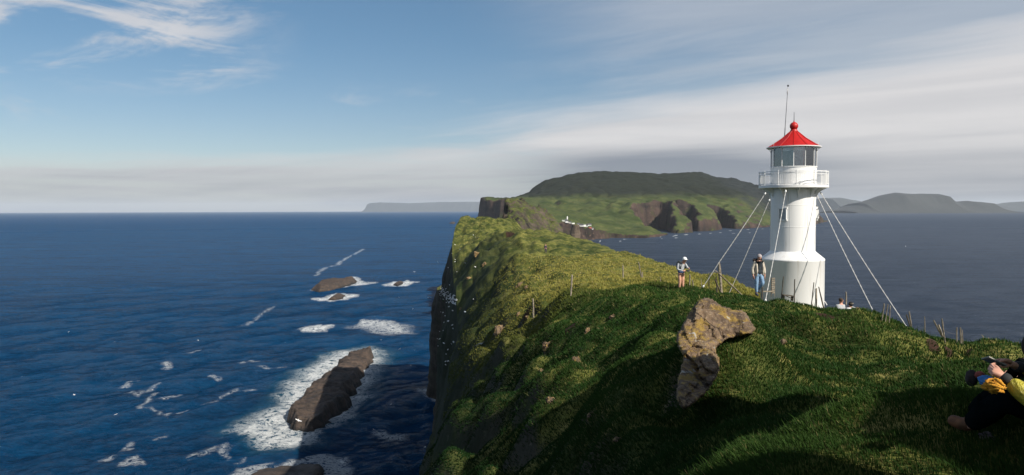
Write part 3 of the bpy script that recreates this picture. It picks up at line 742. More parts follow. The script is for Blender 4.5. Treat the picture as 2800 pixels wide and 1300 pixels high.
# steel plates: faint seams and rust runs, plain white paint
m_tower, b_ = newmat('tower_paint'); co = objco(); x_, y_, z_ = sep(co)
nn = noise(co, 1.2, 5, .6); run = noise(co, 2.5, 5, .65, stretch=(2.2, 2.2, .14))
wc = mix(ss(run, .54, .74)*.5, (.74, .74, .73), (.42, .37, .30)); wc = mix(ss(nn, .62, .8)*.18, wc, (.50, .52, .50))
setp(b_, wc, .36, bump(nn*.5+run*.2, .25, .01))
Ur = U*.935
Rb, Rs = 87.5*Ur, 62*Ur
z = Zr
L(MB().lathe([(Rb, gzL-.5), (Rb, z(712)), (Rb+.012, z(711)), (Rb+.012, z(708)), (Rb, z(707))], 72), 'base_drum', m_tower)
L(MB().lathe([(Rb, z(707)), (Rb*.99, z(706)), (Rs*1.03, z(688)), (Rs, z(686))], 72), 'shoulder', m_tower)
sh = MB(); pr = [(Rs, z(686))]
for s_ in (620, 561, 533): pr += [(Rs, z(s_+1)), (Rs+.006, z(s_+.8)), (Rs+.006, z(s_-.8)), (Rs, z(s_-1))]
pr += [(Rs, z(516))]; sh.lathe(pr, 72)
for a_ in (R(-118), R(-70), R(-40), R(-150), R(60)):
    sh.tube([(Rs*1.0*math.cos(a_), Rs*math.sin(a_), z(685)), (Rs*math.cos(a_), Rs*math.sin(a_), z(518))], .006, 5)
L(sh, 'shaft', m_tower)
# gallery
Rg = 96.5*Ur
L(MB().lathe([(Rs*.9, z(515.5)), (Rg-.02, z(515.5)), (Rg, z(515)), (Rg, z(508.5)), (Rg-.02, z(508)), (Rs*.9, z(508))], 24), 'gallery_deck', m_white)
for k in range(10):
    a_ = 2*math.pi*k/10+R(8); c_, s_ = math.cos(a_), math.sin(a_); tx, ty = -s_*.014, c_*.014
    pf = [(Rs-.01, z(516)), (Rg-.12, z(516)), (Rg-.18, z(518.5)), (Rs+.25, z(523)), (Rs+.10, z(530)), (Rs+.035, z(541)), (Rs-.01, z(542))]
    n = len(pf); vv = [(r*c_+tx, r*s_+ty, zz_) for r, zz_ in pf]+[(r*c_-tx, r*s_-ty, zz_) for r, zz_ in pf]
    L(MB().add(vv, [tuple(range(n)), tuple(range(2*n-1, n-1, -1))]+[(i, (i+1) % n, n+(i+1) % n, n+i) for i in range(n)]), 'bracket', m_white, smooth=False)
zt, zb = z(472), z(508)
gr = L(MB().lathe([(Rg-.05, zt-.02), (Rg-.02, zt-.02), (Rg-.02, zt+.02), (Rg-.05, zt+.02), (Rg-.05, zt-.02)], 24), 'railing', m_white)
mr = MB()
for f_ in (.80, .10): zz_ = zb+(zt-zb)*f_; mr.lathe([(Rg-.045, zz_-.012), (Rg-.022, zz_-.012), (Rg-.022, zz_+.012), (Rg-.045, zz_+.012), (Rg-.045, zz_-.012)], 24)
for k in range(120):
    a_ = 2*math.pi*k/120; mr.tube([((Rg-.034)*math.cos(a_), (Rg-.034)*math.sin(a_), zb+(zt-zb)*.10), ((Rg-.034)*math.cos(a_), (Rg-.034)*math.sin(a_), zb+(zt-zb)*.80)], .0085, 5, False)
L(mr, 'baluster_panel', m_white)
for k in range(12):
    a_ = 2*math.pi*k/12+R(14); q = [((Rg-.034)*math.cos(a_), (Rg-.034)*math.sin(a_), z_) for z_ in (zb-.05, zt+.05)]
    L(MB().tube(q, .026, 8), 'railing_post', m_white)
# lantern
Rl = 63*Ur
L(MB().lathe([(Rl, z(508)), (Rl, z(474)), (Rl+.02, z(473.5)), (Rl+.02, z(471)), (Rl, z(470.5)), (Rl, z(460)), (Rl+.03, z(459.5)), (Rl+.03, z(457.5)), (Rl-.05, z(457))], 64), 'lantern_wall', m_tower)
m_glass, b_ = newmat('lantern_glass'); E.nt.nodes.remove(b_); o_ = E.nt.nodes['Material Output']
tr = E.nt.nodes.new('ShaderNodeBsdfTransparent'); tr.inputs[0].default_value = (.84, .89, .90, 1)
gl = E.nt.nodes.new('ShaderNodeBsdfGlossy'); gl.inputs['Roughness'].default_value = .03; gl.inputs[0].default_value = (.9, .95, 1, 1)
fr = E.nt.nodes.new('ShaderNodeFresnel'); fr.inputs[0].default_value = 1.7; mx = E.nt.nodes.new('ShaderNodeMixShader')
E.nt.links.new((E(fr.outputs[0])*1.1+.10).clamp().s, mx.inputs[0]); E.nt.links.new(tr.outputs[0], mx.inputs[1]); E.nt.links.new(gl.outputs[0], mx.inputs[2]); E.nt.links.new(mx.outputs[0], o_.inputs[0])
NP = 12
for k in range(NP):
    a0_, a1_ = 2*math.pi*k/NP+R(9), 2*math.pi*(k+1)/NP+R(9); rr_ = Rl-.02
    mb = MB(); vv = []
    for r_g in (rr_, rr_-.012):
        for zz_ in (z(458), z(404)):
            for a_ in (a0_, a1_): vv.append((r_g*math.cos(a_), r_g*math.sin(a_), zz_))
    mb.add(vv, [(0, 1, 3, 2), (4, 6, 7, 5), (0, 4, 5, 1), (2, 3, 7, 6), (0, 2, 6, 4), (1, 5, 7, 3)])
    L(mb, 'glass_pane', m_glass, smooth=False)
    L(MB().tube([((Rl-.012)*math.cos(a0_), (Rl-.012)*math.sin(a0_), z_) for z_ in (z(458.5), z(404))], .019, 8), 'glazing_bar', m_white)
m_red = simple('red_roof_paint', (.42, .006, .003), .5, .10, 5, .003)
m_lens, b_ = newmat('lens_glass'); co = objco(); x_, y_, z_ = sep(co)
setp(b_, (.20, .25, .27), .12, None, Metallic=.55)
lens = MB(); pl = []
for i in range(23): pl.append((.34+(.05 if i % 2 else 0)-abs(i-11)*.006, z(452)+(z(412)-z(452))*i/22))
lens.lathe([(0.01, pl[0][1])]+pl+[(0.01, pl[-1][1])], 32); L(lens, 'lens', m_lens)
m_dk = simple('dark_iron', (.035, .04, .045), .5, .2, 8)
L(MB().lathe([(.42, z(458)), (.42, z(455)), (.2, z(454.5)), (.2, z(451))], 24), 'lens_pedestal', m_dk)
L(MB().lathe([(Rl-.16, z(457)), (Rl-.16, z(408))], 12, a0=R(-84), a1=R(-66)), 'red_sector_screen', simple('red_screen', (.65, .10, .06), .5))
L(MB().lathe([(Rl-.14, z(457)), (Rl-.14, z(408))], 24, a0=R(20), a1=R(160)), 'inner_curtain', simple('grey_curtain', (.50, .52, .52), .7))
# roof
Rr = 74*Ur; ze_, zk = z(404), z(360)
nR = 12; rf = MB(); pr = [(Rr, ze_), (Rr*.78, ze_+(zk-ze_)*.21), (Rr*.45, ze_+(zk-ze_)*.56), (9.5*U, zk)]
rf.lathe(pr, 48); roof = L(rf, 'roof', m_red)
rb_ = MB()
for k in range(nR):
    a_ = 2*math.pi*k/nR+R(9); rb_.tube([(r*math.cos(a_)*1.003, r*math.sin(a_)*1.003, zz_+.012) for r, zz_ in pr], .013, 6)
L(rb_, 'roof_ribs', m_red, roof)
L(MB().lathe([(Rl-.06, ze_-.035), (Rr+.015, ze_-.035), (Rr+.03, ze_-.02), (Rr+.03, ze_+.015), (Rr, ze_+.02)], 48), 'eaves_rim', m_white, roof)
L(MB().lathe([(Rr, ze_-.002), (Rl-.3, ze_+.04), (.1, ze_+.06)], 48), 'ceiling', m_white, roof)
for k in range(nR):
    a_ = 2*math.pi*k/nR+R(9); q = [(r*math.cos(a_), r*math.sin(a_), zz_) for r, zz_ in ((Rl, z(417)), (Rl+.05, z(410)), (Rr-.02, z(406)))]
    L(MB().tube(q, .011, 6), 'eaves_brace', m_white, roof)
bl = []
for i in range(17):
    t = math.pi*i/16; bl.append((max(.02, 11*U*math.sin(t)), z(345.5)-11*U*math.cos(t)))
L(MB().lathe([(10*U, zk-.02), (9*U, z(356)), (7.5*U, z(354))]+bl[2:]+[(.035, z(334)), (.022, z(331))], 32), 'ball_finial', m_red, roof)
L(MB().tube([(0, 0, z(334)), (0, 0, z(307))], [.018, .009], 6), 'lightning_rod', m_dk, roof)
for a_, hh in ((R(-28), .22), (R(-165), .2)):
    L(MB().tube([(Rr*math.cos(a_)*.9, Rr*math.sin(a_)*.9, ze_), (Rr*math.cos(a_)*.9, Rr*math.sin(a_)*.9, ze_+hh)], .008, 5), 'roof_spike', m_white, roof)
mast = L(MB().tube([tuple(P(2144.5, 385, LY+.3)-np.array([LX, LY, 0])), tuple(P(2154.2, 240, LY+.3)-np.array([LX, LY, 0]))], [.022, .013], 6), 'antenna_mast', simple('grey_metal', (.20, .21, .22), .45))
q = Vector(P(2155, 235, LY+.3)-np.array([LX, LY, gzL])); q1 = Vector(P(2153, 250, LY+.3)-np.array([LX, LY, gzL]))
mk = MB().blob(q, (.05, .05, .055), .05, 1, 1, 2); mk.build('wind_sensor', m_dk, mast)
mk = MB().box(q1, (.03, .03, .30)).box(q1+Vector((.03, 0, .06)), (.12, .012, .012)).box(q1+Vector((-.03, 0, -.05)), (.10, .012, .012)); mk.build('antenna_arm', simple('light_metal', (.5, .5, .5), .4), mast)
# window and the box on its sunny side
def wall_frame(px):
    s_ = (px-2167)/62.; a_ = math.asin(max(-1, min(1, s_))); return a_
a_ = wall_frame(2121); n_ = Vector((math.sin(a_), -math.cos(a_), 0)); t_ = Vector((math.cos(a_), math.sin(a_), 0))
Mw = Matrix((t_, n_, Vector((0, 0, 1)))).transposed()
wc_ = n_*(Rs+.005); zc_ = (z(570)+z(602))/2; hw = .19; hh = (z(570)-z(602))/2
win = L(MB().box((wc_.x, wc_.y, zc_), (hw*2, .03, hh*2), Mw), 'window', simple('window_pane', (.30, .34, .36), .15, .1, 4))
fm_ = MB()
for dx_, dz_, sx_, sz_ in ((0, hh, hw*2+.12, .07), (0, -hh, hw*2+.12, .07), (-hw, 0, .07, hh*2), (hw, 0, .07, hh*2)):
    c_ = wc_+t_*dx_; fm_.box((c_.x, c_.y, zc_+dz_), (sx_, .09, sz_), Mw)
L(fm_, 'window_frame', m_white, win, smooth=False)
a_ = R(76); n_ = Vector((math.sin(a_), -math.cos(a_), 0)); t_ = Vector((math.cos(a_), math.sin(a_), 0)); Mw = Matrix((t_, n_, Vector((0, 0, 1)))).transposed()
bx = n_*(Rs+.05); vb = MB().box((bx.x, bx.y, (z(574)+z(598))/2), (.36, .14, z(574)-z(598)), Mw)
vb.box((bx.x, bx.y, z(569)), (.14, .12, .12), Mw).box((bx.x, bx.y, z(601)), (.16, .1, .08), Mw)
bb = L(vb, 'vent_box', m_white, smooth=False)
for k in range(5): c_ = n_*(Rs+.13); L(MB().box((c_.x, c_.y, z(577+k*4.5)), (.30, .03, .025), Mw), 'louvre', m_white, bb, smooth=False)
L(MB().tube([(Rb+.01, -.1, z(820)), (Rb+.12, -.15, z(826)), (Rb+.2, -.15, z(834))], .02, 6), 'drain_pipe', m_white)

# guy cables
m_cable = simple('white_rope', (.55, .54, .52), .6, .2, 30)
def cable(p0, pts, y1, label, r=.021, Y0=None):
    A0 = Vector(P(p0[0], p0[1], Y0)); ends = [Vector(P(px, py, yy)) for px, py, yy in pts]
    g = down(ends[-1].x, ends[-1].y)
    last = ends[-1]
    prev = ends[-2] if len(ends) > 1 else A0; dl = (last-prev).normalized()
    for _ in range(40):
        g = down(last.x, last.y)
        if g is None or last.z < g.z-.05: break
        last = last+dl*.06
    allp = [A0]+ends[:-1]+[last]; path = []; rad = []
    n_seg = 90
    tot = sum((b-a).length for a, b in zip(allp[:-1], allp[1:]))
    for a, b in zip(allp[:-1], allp[1:]):
        k = max(4, int(n_seg*(b-a).length/tot))
        for i in range(k): t = i/k; path.append(a.lerp(b, t)-Vector((0, 0, .10*math.sin(math.pi*t)*(b-a).length/12))); rad.append(r*(1+.28*math.sin(len(rad)*1.9)))
    path.append(allp[-1]); rad.append(r)
    root = empty('guy_cable', A0); tag(root, label, 'guy cable', 'cables staying the lighthouse')
    MB().tube(path, rad, 7).build('rope', m_cable, root).matrix_parent_inverse = Matrix.Translation(-A0)
    MB().tube([path[0], path[1], path[2]], [.02, .045, .03], 8).build('shackle', m_white, root).matrix_parent_inverse = Matrix.Translation(-A0)
    k = len(path)-5
    MB().tube(path[k-2:k+1], [.03, .05, .03], 8).build('turnbuckle', m_white, root).matrix_parent_inverse = Matrix.Translation(-A0)
cable((2094, 527), [(1963.5, 722, 36.1), (1922, 785, 36.4)], 0, 'leftmost white cable, passing over the thick split post', Y0=35.6, r=.019)
cable((2105, 545), [(2004, 778, 36.6)], 0, 'white cable running down behind the woman in the beige parka', .016, Y0=35.75)
cable((2149, 520), [(2095, 812, 31.6)], 0, 'white cable crossing the face of the white tower', Y0=35.5, r=.015)
cable((2229, 524), [(2386, 848, 32.0), (2398, 872, 31.8)], 0, 'inner one of the two white cables right of the tower', .018, Y0=36.3)
cable((2243, 526), [(2477, 890, 31.5)], 0, 'rightmost white cable, ending among the leaning posts', .018, Y0=36.8)

# ------------------------------------------------------------------ posts and boards
def post(bx, by, tx, ty, wpx, Y, label, mat=m_wood, name='fence_post', cat='fence post', grp='weathered fence posts on the hill', flat=.7, hidden=False):
    if Y is None:
        h = cast(bx, by+1)[0] or hit(bx, by)
        Y = h.y; base = Vector(h)
    else: base = Vector(P(bx, by, Y))
    top = Vector(P(tx, ty, Y)); g = down(base.x, base.y)
    d = (top-base); 
    if g is not None and g.z < base.z: base = base-d.normalized()*min(2.0, (base.z-g.z)+.15)
    else: base = base-d.normalized()*.25
    r = wpx/2*Y/2000; n = 7; path = [base.lerp(top, i/n) for i in range(n+1)]
    rs_ = random.Random(int(bx*7)); path = [p+Vector((rs_.uniform(-1, 1), rs_.uniform(-1, 1), 0))*r*.12 for p in path]
    mb = MB().tube([p-base for p in path], [r*(1+rs_.uniform(-.12, .12)) for _ in path[:-1]]+[r*.8], 7, flat=flat)
    mb.v = [(x+rs_.uniform(-.1, .1)*r, y+rs_.uniform(-.1, .1)*r, z_+(rs_.uniform(-.8, .8)*r if i >= len(mb.v)-7 else 0)) for i, (x, y, z_) in enumerate(mb.v)]
    o = mb.build(name, mat, None, 'auto'); o.location = base
    return tag(o, label, cat, grp)
post(1459, 873, 1457.5, 818, 6.5, None, 'lone grey post low on the dark left slope')
post(1561, 807, 1564.5, 753, 7, None, 'lone tall post where the lit meadow meets the dark near hill')
post(1704, 762, 1703, 727, 5, 60, 'single short post in the sunny meadow left of two crossed stakes')
post(1754, 760, 1746, 718, 4, 58, 'thin leaning stake of the crossed pair in the sunny meadow')
post(1757, 763, 1756, 745, 5, 58, 'low stump beside the thin leaning stake in the meadow')
post(1806, 770, 1806, 758, 3, 52, 'tiny stub of post between meadow stakes and capped hiker')
post(1885, 783, 1886.5, 752.5, 5, 37, 'pale post just right of the hiker in the white cap')
post(1896, 785, 1893, 766, 3.6, 37, 'short dark stub leaning beside the pale post')
post(1918, 785, 1917, 762, 3, 37, 'thin short stake between the stub and the cable')
post(1939, 788, 1939, 753, 4.2, 36.8, 'thin upright post left of the thick split post')
post(1972, 793, 1966.5, 720.5, 10.5, 36.4, 'thick split post carrying the leftmost cable', m_wood, 'anchor_post', 'post')
post(1960, 792, 1959, 757, 5, 36.2, 'dark slanting stake at the foot of the thick post', m_wood_d)
post(1967, 792, 1955, 766, 5, 36.0, 'dark broken stake crossing behind the first dark stake', m_wood_d)
post(2016.5, 796, 1956, 739.5, 7.5, 35.2, 'pitted grey plank leaning against the thick post', m_wood, 'leaning_plank', 'plank', 'loose boards', .45)
post(2084, 808, 2085, 757, 5, 30.6, 'dark post right behind the woman in the beige parka', m_wood_d)
post(2136.5, 818, 2142, 755.5, 3.8, 31.6, 'tall thin dark stake left of the little frame at the tower', m_wood_d)
post(2172, 824, 2173.2, 764, 4.4, 31.4, 'tall dark stake right of the little frame at the tower', m_wood_d)
post(2219, 832, 2225.5, 773, 3.8, 31.2, 'thin dark stake of the three at the right of the tower', m_wood_d)
post(2231.6, 834, 2231.8, 790.5, 7, 31.4, 'short pale thick board between two dark stakes at the tower')
post(2251, 838, 2238.5, 784, 4, 31.2, 'dark stake leaning left at the right edge of the tower', m_wood_d)
post(2313, 845, 2313.6, 799, 5.4, 31.4, 'post standing between the two seated people')
post(2411, 876, 2418, 832, 4.6, None, 'first leaning post of the trio between the cables')
post(2420, 879, 2428, 833, 4.6, None, 'middle leaning post of the trio between the cables')
post(2431, 882, 2434.5, 837, 3.8, None, 'thinnest post of the trio, nearest the outer cable')
post(2490, 898, 2478, 861, 5, None, 'dark post leaning left in the crossed pair beyond the cables', m_wood_d)
post(2492.5, 898, 2486, 853, 4, None, 'taller pale post of the crossed pair beyond the cables')
post(2529, 916, 2528.5, 867, 3.2, None, 'lone thin straight post right of the crossed pair')
post(2579, 928, 2552.5, 875.5, 4.4, 33.5, 'strongly leaning post with its top far to the left')
post(2581, 931, 2566, 889.5, 6.5, 33.3, 'thick broken plank propped between two leaning posts')
post(2584, 938, 2575, 872, 4, None, 'tall post leaning slightly at the thick broken plank')
post(2616, 940, 2616, 895, 4.4, None, 'left one of the last three upright posts')
post(2627, 942, 2626, 896, 5, None, 'middle one of the last three upright posts')
post(2632, 942, 2631, 903, 3.6, None, 'shorter right one of the last three upright posts')
# ladder-like stack of slats in front of the tower
yb = 31.0; st = empty('slat_bundle', P(2114, 812, yb)); tag(st, 'pale upright bundle of short slats before the tower', 'wood bundle')
o0 = Vector(P(2114, 812, yb)); u_ = yb/2000
def S(mb, n, m): o = mb.build(n, m, st, False); return o
S(MB().box((-5*u_, 0, 26*u_), (1.4*u_, .03, 52*u_)), 'upright', m_wood_d)
S(MB().box((4*u_, .02, 26*u_), (1.2*u_, .03, 50*u_)), 'upright', m_wood)
for k in range(8): S(MB().box((0, 0, (50-k*5.5)*u_), (9*u_, .05, 4.0*u_), Matrix.Rotation(random.uniform(-.12, .12), 3, 'Y')), 'slat', m_wood)
S(MB().box((-14*u_, -.02, 15*u_), (30*u_, .05, 3*u_)), 'cross_board', m_wood)
# low wooden frame
yb = 31.5; o0 = P(2154, 820, yb); fr_ = empty('low_frame', o0); tag(fr_, 'low dark wooden frame between two tall stakes at the tower', 'wooden frame')
u_ = yb/2000
for nm, c_, s_, ry in (('top_board', (0, 0, 12*u_), (31*u_, .3, 2.2*u_), .12), ('leg', (-12*u_, 0, 5*u_), (5*u_, .1, 16*u_), 0), ('leg', (12*u_, 0, 4*u_), (5*u_, .1, 14*u_), .1), ('brace', (2*u_, -.06, 7*u_), (22*u_, .04, 1.8*u_), .45)):
    MB().box(c_, s_, Matrix.Rotation(ry, 3, 'Y')).build(nm, m_wood_d, fr_, False)
# thin fence wire
m_wire = simple('rusty_wire', (.12, .10, .09), .6)
for a_, b__, lb in (((2085, 762, 30.6), (2109, 763, 31), 'thin wire from the dark post to the slat bundle'), ((2576, 900, 33.3), (2616, 915, 33.6), 'thin wire between the leaning posts and the last three posts'), ((2418, 850, 33), (2434, 855, 33), 'thin wire across the trio of leaning posts')):
    A0, B0 = Vector(P(*a_)), Vector(P(*b__)); pts = [A0.lerp(B0, i/8)-Vector((0, 0, .05*math.sin(math.pi*i/8))) for i in range(9)]
    o = MB().tube([p-A0 for p in pts], .005, 5).build('fence_wire', m_wire); o.location = A0; tag(o, lb, 'wire')

# ------------------------------------------------------------------ rocks on the turf
m_stone, b_ = newmat('lichen_rock'); co = objco()
na, nb_, nc_ = noise(co, 1.1, 6, .65), noise(co, 4.5, 6, .7), noise(co, 14, 5, .7)
bc = mix(ss(na*.5+nb_*.5, .36, .64), (.080, .050, .030), (.25, .165, .095)); bc = mix(ss(nc_, .48, .66)*.6, bc, (.36, .28, .20))
ye = ss(noise(co, 2.6, 6, .75, .6)*.6+nc_*.4, .49, .56)
bc = mix(ye*.85, bc, mix(nc_, (.24, .14, .020), (.40, .27, .05)))
wh = ss(noise(co, 6.5, 4, .6, .4)+(na-.5)*.6, .66, .72); bc = mix(wh*.85, bc, (.46, .45, .40))
cr = voro(co, .9, 'DISTANCE_TO_EDGE', stretch=(1, 1, .7)); crk = ss(cr+(nb_-.5)*.05, .0, .02)
bc = mix(crk, mix(.5, bc, (.02, .015, .01)), bc)
setp(b_, bc, .88, bump(nb_*1.2+nc_*.8+crk*.6+na, 1.0, .10))
big = [(1926, 814), (1949, 819), (1972, 838), (2000, 847), (2027, 849), (2043, 862), (2064, 897), (2056, 913), (2018, 920), (1990, 926), (1972, 938), (1958, 948), (1956, 958), (1965, 978), (1967, 1008), (1956, 1035), (1935, 1067), (1908, 1095), (1887, 1112), (1868, 1119), (1857, 1106), (1849, 1081), (1856, 1035), (1871, 980), (1860, 957), (1849, 934), (1853, 914), (1871, 883), (1894, 842), (1912, 824)]
gx = np.arange(1835, 2080, 3.0); gy = np.arange(800, 1132, 3.0); GX, GY = np.meshgrid(gx, gy)
sd = poly_sd(GX+4*fbm(GX/16, GY/16, None, 3, 301), GY+4*fbm(GX/16, GY/16, None, 3, 303), big)+3
PXR, PYR = GX.copy(), GY.copy()
Yl = 10.0+(1120-PYR)/260*3.1
bl_ = 1-np.exp(-np.maximum(sd, 0)/3.)
low = np.array([(1871, 975), (1958, 985), (1965, 1010), (1940, 1070), (1885, 1115), (1850, 1100), (1850, 1040)]); up = np.array([(1900, 835), (1950, 822), (2005, 855), (2064, 897), (2045, 915), (1980, 910), (1930, 925), (1880, 915), (1865, 890)]); egg = np.array([(1918, 962), (1940, 955), (1960, 975), (1963, 1005), (1952, 1022), (1930, 1010), (1914, 985)])
sdu, sde = poly_sd(PXR, PYR, up), poly_sd(PXR, PYR, egg)
nzr = fbm(PXR/60, PYR/45, None, 6, 311, .55)
lay = np.abs(perlin(PXR/70+PYR/130, PYR/38-PXR/90, None, 313))
def facets(n, seed):
    g_ = np.random.default_rng(seed); c = np.c_[g_.uniform(1835, 2080, n), g_.uniform(800, 1132, n)]; gr_ = g_.normal(size=(n, 2))*.0045; o_ = g_.normal(size=n)*.05
    d = (PXR[..., None]-c[:, 0]+4*nzr[..., None]*3)**2+(PYR[..., None]-c[:, 1])**2; k = d.argmin(-1)
    return o_[k]+gr_[k, 0]*(PXR-c[k, 0])+gr_[k, 1]*(PYR-c[k, 1])
front = .30-.04*sstep(PXR, 1950, 2010)+.20*bl_+.03*sstep(sdu, -1, 3)+.10*sstep(sde, -1, 2)+.06*nzr*bl_+facets(14, 3)*.35*bl_+facets(90, 5)*.4*bl_+facets(420, 8)*.16*bl_-.10*np.exp(-(np.abs(sde)/1.8)**2)
front = front*sstep(sd, -1, 4)
Vf = np.array([[P(PXR[i, j], PYR[i, j], Yl[i, j]-front[i, j]) for j in range(PXR.shape[1])] for i in range(PXR.shape[0])])
Vb = np.array([[P(PXR[i, j], PYR[i, j], Yl[i, j]+.8*bl_[i, j]) for j in range(PXR.shape[1])] for i in range(PXR.shape[0])])
Fg = grid_faces(*PXR.shape); kf = (sd.ravel()[Fg] > 0).all(1); Fk = Fg[kf]; nV = PXR.size
ed = {}
for q in Fk.tolist():
    for a_, b__ in zip(q, q[1:]+q[:1]):
        if (b__, a_) in ed: del ed[(b__, a_)]
        else: ed[(a_, b__)] = 1
Fs = [(a_, a_+nV, b__+nV, b__) for a_, b__ in ed]
mb = MB(); allV = np.concatenate([Vf.reshape(-1, 3), Vb.reshape(-1, 3)]); used = np.zeros(2*nV, bool); allF = Fk.tolist()+[[i+nV for i in reversed(q)] for q in Fk.tolist()]+[list(q) for q in Fs]
for q in allF: used[q] = True
idx = (np.cumsum(used)-1).tolist(); mb.v = [tuple(v) for v in allV[used]]; mb.f = [tuple(idx[i] for i in q) for q in allF]
rk = mb.build('lichen_boulder', m_stone, None, True, loc=tuple(P(1880, 1110, 10.2)))
tag(rk, 'big upright boulder patched with yellow and white lichen in the hillside', 'boulder')
STONES = [(2142, 940, 34, 24, 'pinkish stone on the grass right of the big boulder'), (1499, 948, 36, 30, 'pale jagged stone low on the dark slope'), (1484, 1019, 30, 20, 'pale flat stone below the jagged one on the dark slope'),
          (1608, 908, 24, 26, 'slanted grey stone in a hollow left of the boulder'), (1676, 868, 20, 16, 'small round stone in the turf above the slanted stone'), (1422, 782, 26, 22, 'brown stone on the slope left of the tall lone post'),
          (1442, 787, 16, 14, 'light stone beside the brown one'), (1417, 862, 14, 20, 'upright pale stone left of the low lone post'), (1577, 990, 26, 34, 'dark speckled stone in the shaded slope'), (1508, 1098, 34, 26, 'mossy dark stone far down in the shade'),
          (1326, 724, 20, 16, 'brown lit stone of the outcrop at the cliff top'), (1306, 697, 26, 20, 'broad brown rock at the top of the outcrop by the cliff'), (1282, 762, 16, 12, 'reddish stone under the cliff top outcrop'), (1372, 905, 46, 40, 'large grey slab sunk in the shaded cliff slope'),
          (1615, 1140, 26, 30, 'dark stone half sunk in the shaded foreground'), (1445, 868, 22, 8, 'flat pale stone at the foot of the low lone post'), (1260, 845, 10, 10, 'small stone at the cliff edge'), (1690, 1205, 30, 20, 'dim stone in the darkest turf')]
for i, (px, py, wd, ht_, lb) in enumerate(STONES):
    h, n_ = cast(px, py)
    if h is None: continue
    s_ = h.y/2000*.5
    o = MB().blob((0, 0, 0), (wd*s_, wd*s_*.8, ht_*s_), .28, 1.3, i+5, 4, Matrix.Rotation(random.uniform(-.6, .6), 4, 'Y'), .5).build('stone', m_stone)
    o.location = h+Vector((0, wd*s_*.35, -ht_*s_*.15)); o.rotation_euler.z = random.uniform(0, 3); tag(o, lb, 'stone', 'stones in the turf')

# village on the island
bvh_isl = BVHTree.FromPolygons([v.co[:] for v in island.data.vertices], [p.vertices[:] for p in island.data.polygons])
m_hw = simple('house_white', (.75, .74, .72), .6, .05); m_hr = simple('house_red', (.38, .10, .08), .6, .1); m_rf = simple('turf_roof', (.06, .09, .03), .9); m_rd = simple('dark_roof', (.07, .07, .075), .7); m_pane = simple('dark_pane', (.03, .04, .05), .2)
HS = [(1541, 604, 9, 7, 6, 0, 0, 'white gabled house left of the church'), (1549, 607, 8, 13, 5, 1, 1, 'white church with a little tower on the cliff top'), (1558, 608.5, 11, 6, 3.2, 0, 1, 'long low white house right of the church'), (1566, 610.5, 10, 7, 4, 0, 0, 'low house just left of the rock pillar'),
      (1581.5, 616, 9, 7, 5.5, 0, 1, 'white house right of the rock pillar'), (1589, 617.5, 13, 8, 4.2, 0, 1, 'grey roofed longhouse among the village houses'), (1597.5, 617.5, 8, 7, 6, 0, 0, 'bright white cube house in the village middle'), (1605, 618.5, 8, 7, 5, 0, 1, 'small house left of the reddish one'),
      (1612, 619, 11, 8, 7.5, 2, 1, 'largest house, white and red, at the right of the village'), (1613, 622.5, 9, 7, 5, 2, 0, 'lower reddish house below the largest one'), (1618, 625.5, 8, 6, 3.5, 0, 1, 'lone low hut down by the landing')]
for i, (px, py, a_, b__, hh, kind, rfm, lb) in enumerate(HS):
    d = Vector(ray(px, py+2.0)).normalized(); r_h = bvh_isl.ray_cast(Vector((0, 0, 0)), d)
    if r_h[0] is None: continue
    root = empty('church' if kind == 1 else 'house', r_h[0]-Vector((0, 0, .8)), (0, 0, random.uniform(-.5, .5))); tag(root, lb, 'church' if kind == 1 else 'house', 'houses of the village')
    wm = m_hr if kind == 2 and i % 2 else m_hw; rh = b__*.45
    MB().add([(-a_/2, -b__/2, 0), (a_/2, -b__/2, 0), (a_/2, b__/2, 0), (-a_/2, b__/2, 0), (-a_/2, -b__/2, hh), (a_/2, -b__/2, hh), (a_/2, b__/2, hh), (-a_/2, b__/2, hh), (-a_/2, 0, hh+rh), (a_/2, 0, hh+rh)],
             [(0, 1, 5, 4), (1, 2, 6, 9, 5), (2, 3, 7, 6), (3, 0, 4, 8, 7), (0, 3, 2, 1)]).build('wall', wm, root, False)
    o_ = .4; MB().add([(-a_/2-o_, -b__/2-o_, hh-.2), (a_/2+o_, -b__/2-o_, hh-.2), (a_/2+o_, 0, hh+rh+.1), (-a_/2-o_, 0, hh+rh+.1), (a_/2+o_, b__/2+o_, hh-.2), (-a_/2-o_, b__/2+o_, hh-.2)] + [(-a_/2-o_, -b__/2-o_, hh+.1), (a_/2+o_, -b__/2-o_, hh+.1), (a_/2+o_, 0, hh+rh+.4), (-a_/2-o_, 0, hh+rh+.4), (a_/2+o_, b__/2+o_, hh+.1), (-a_/2-o_, b__/2+o_, hh+.1)],
             [(6, 7, 8, 9), (9, 8, 10, 11), (0, 3, 2, 1), (3, 5, 4, 2), (0, 1, 7, 6), (4, 5, 11, 10), (0, 6, 9, 3), (3, 9, 11, 5), (1, 2, 8, 7), (2, 4, 10, 8)]).build('roof', m_rf if rfm == 0 else m_rd, root, False)
    for s_ in (-.25, .25): MB().box((a_*s_, -b__/2-.02, hh*.5), (1.1, .1, 1.3)).build('window', m_pane, root, False)
    if kind == 1:
        MB().box((a_/2-1.5, 0, hh+rh+1.5), (3, 3, 7)).add([(a_/2-3.2, -1.7, hh+rh+5), (a_/2+.2, -1.7, hh+rh+5), (a_/2+.2, 1.7, hh+rh+5), (a_/2-3.2, 1.7, hh+rh+5), (a_/2-1.5, 0, hh+rh+9)], [(0, 1, 4), (1, 2, 4), (2, 3, 4), (3, 0, 4), (0, 3, 2, 1)]).build('tower', m_hw, root, False)
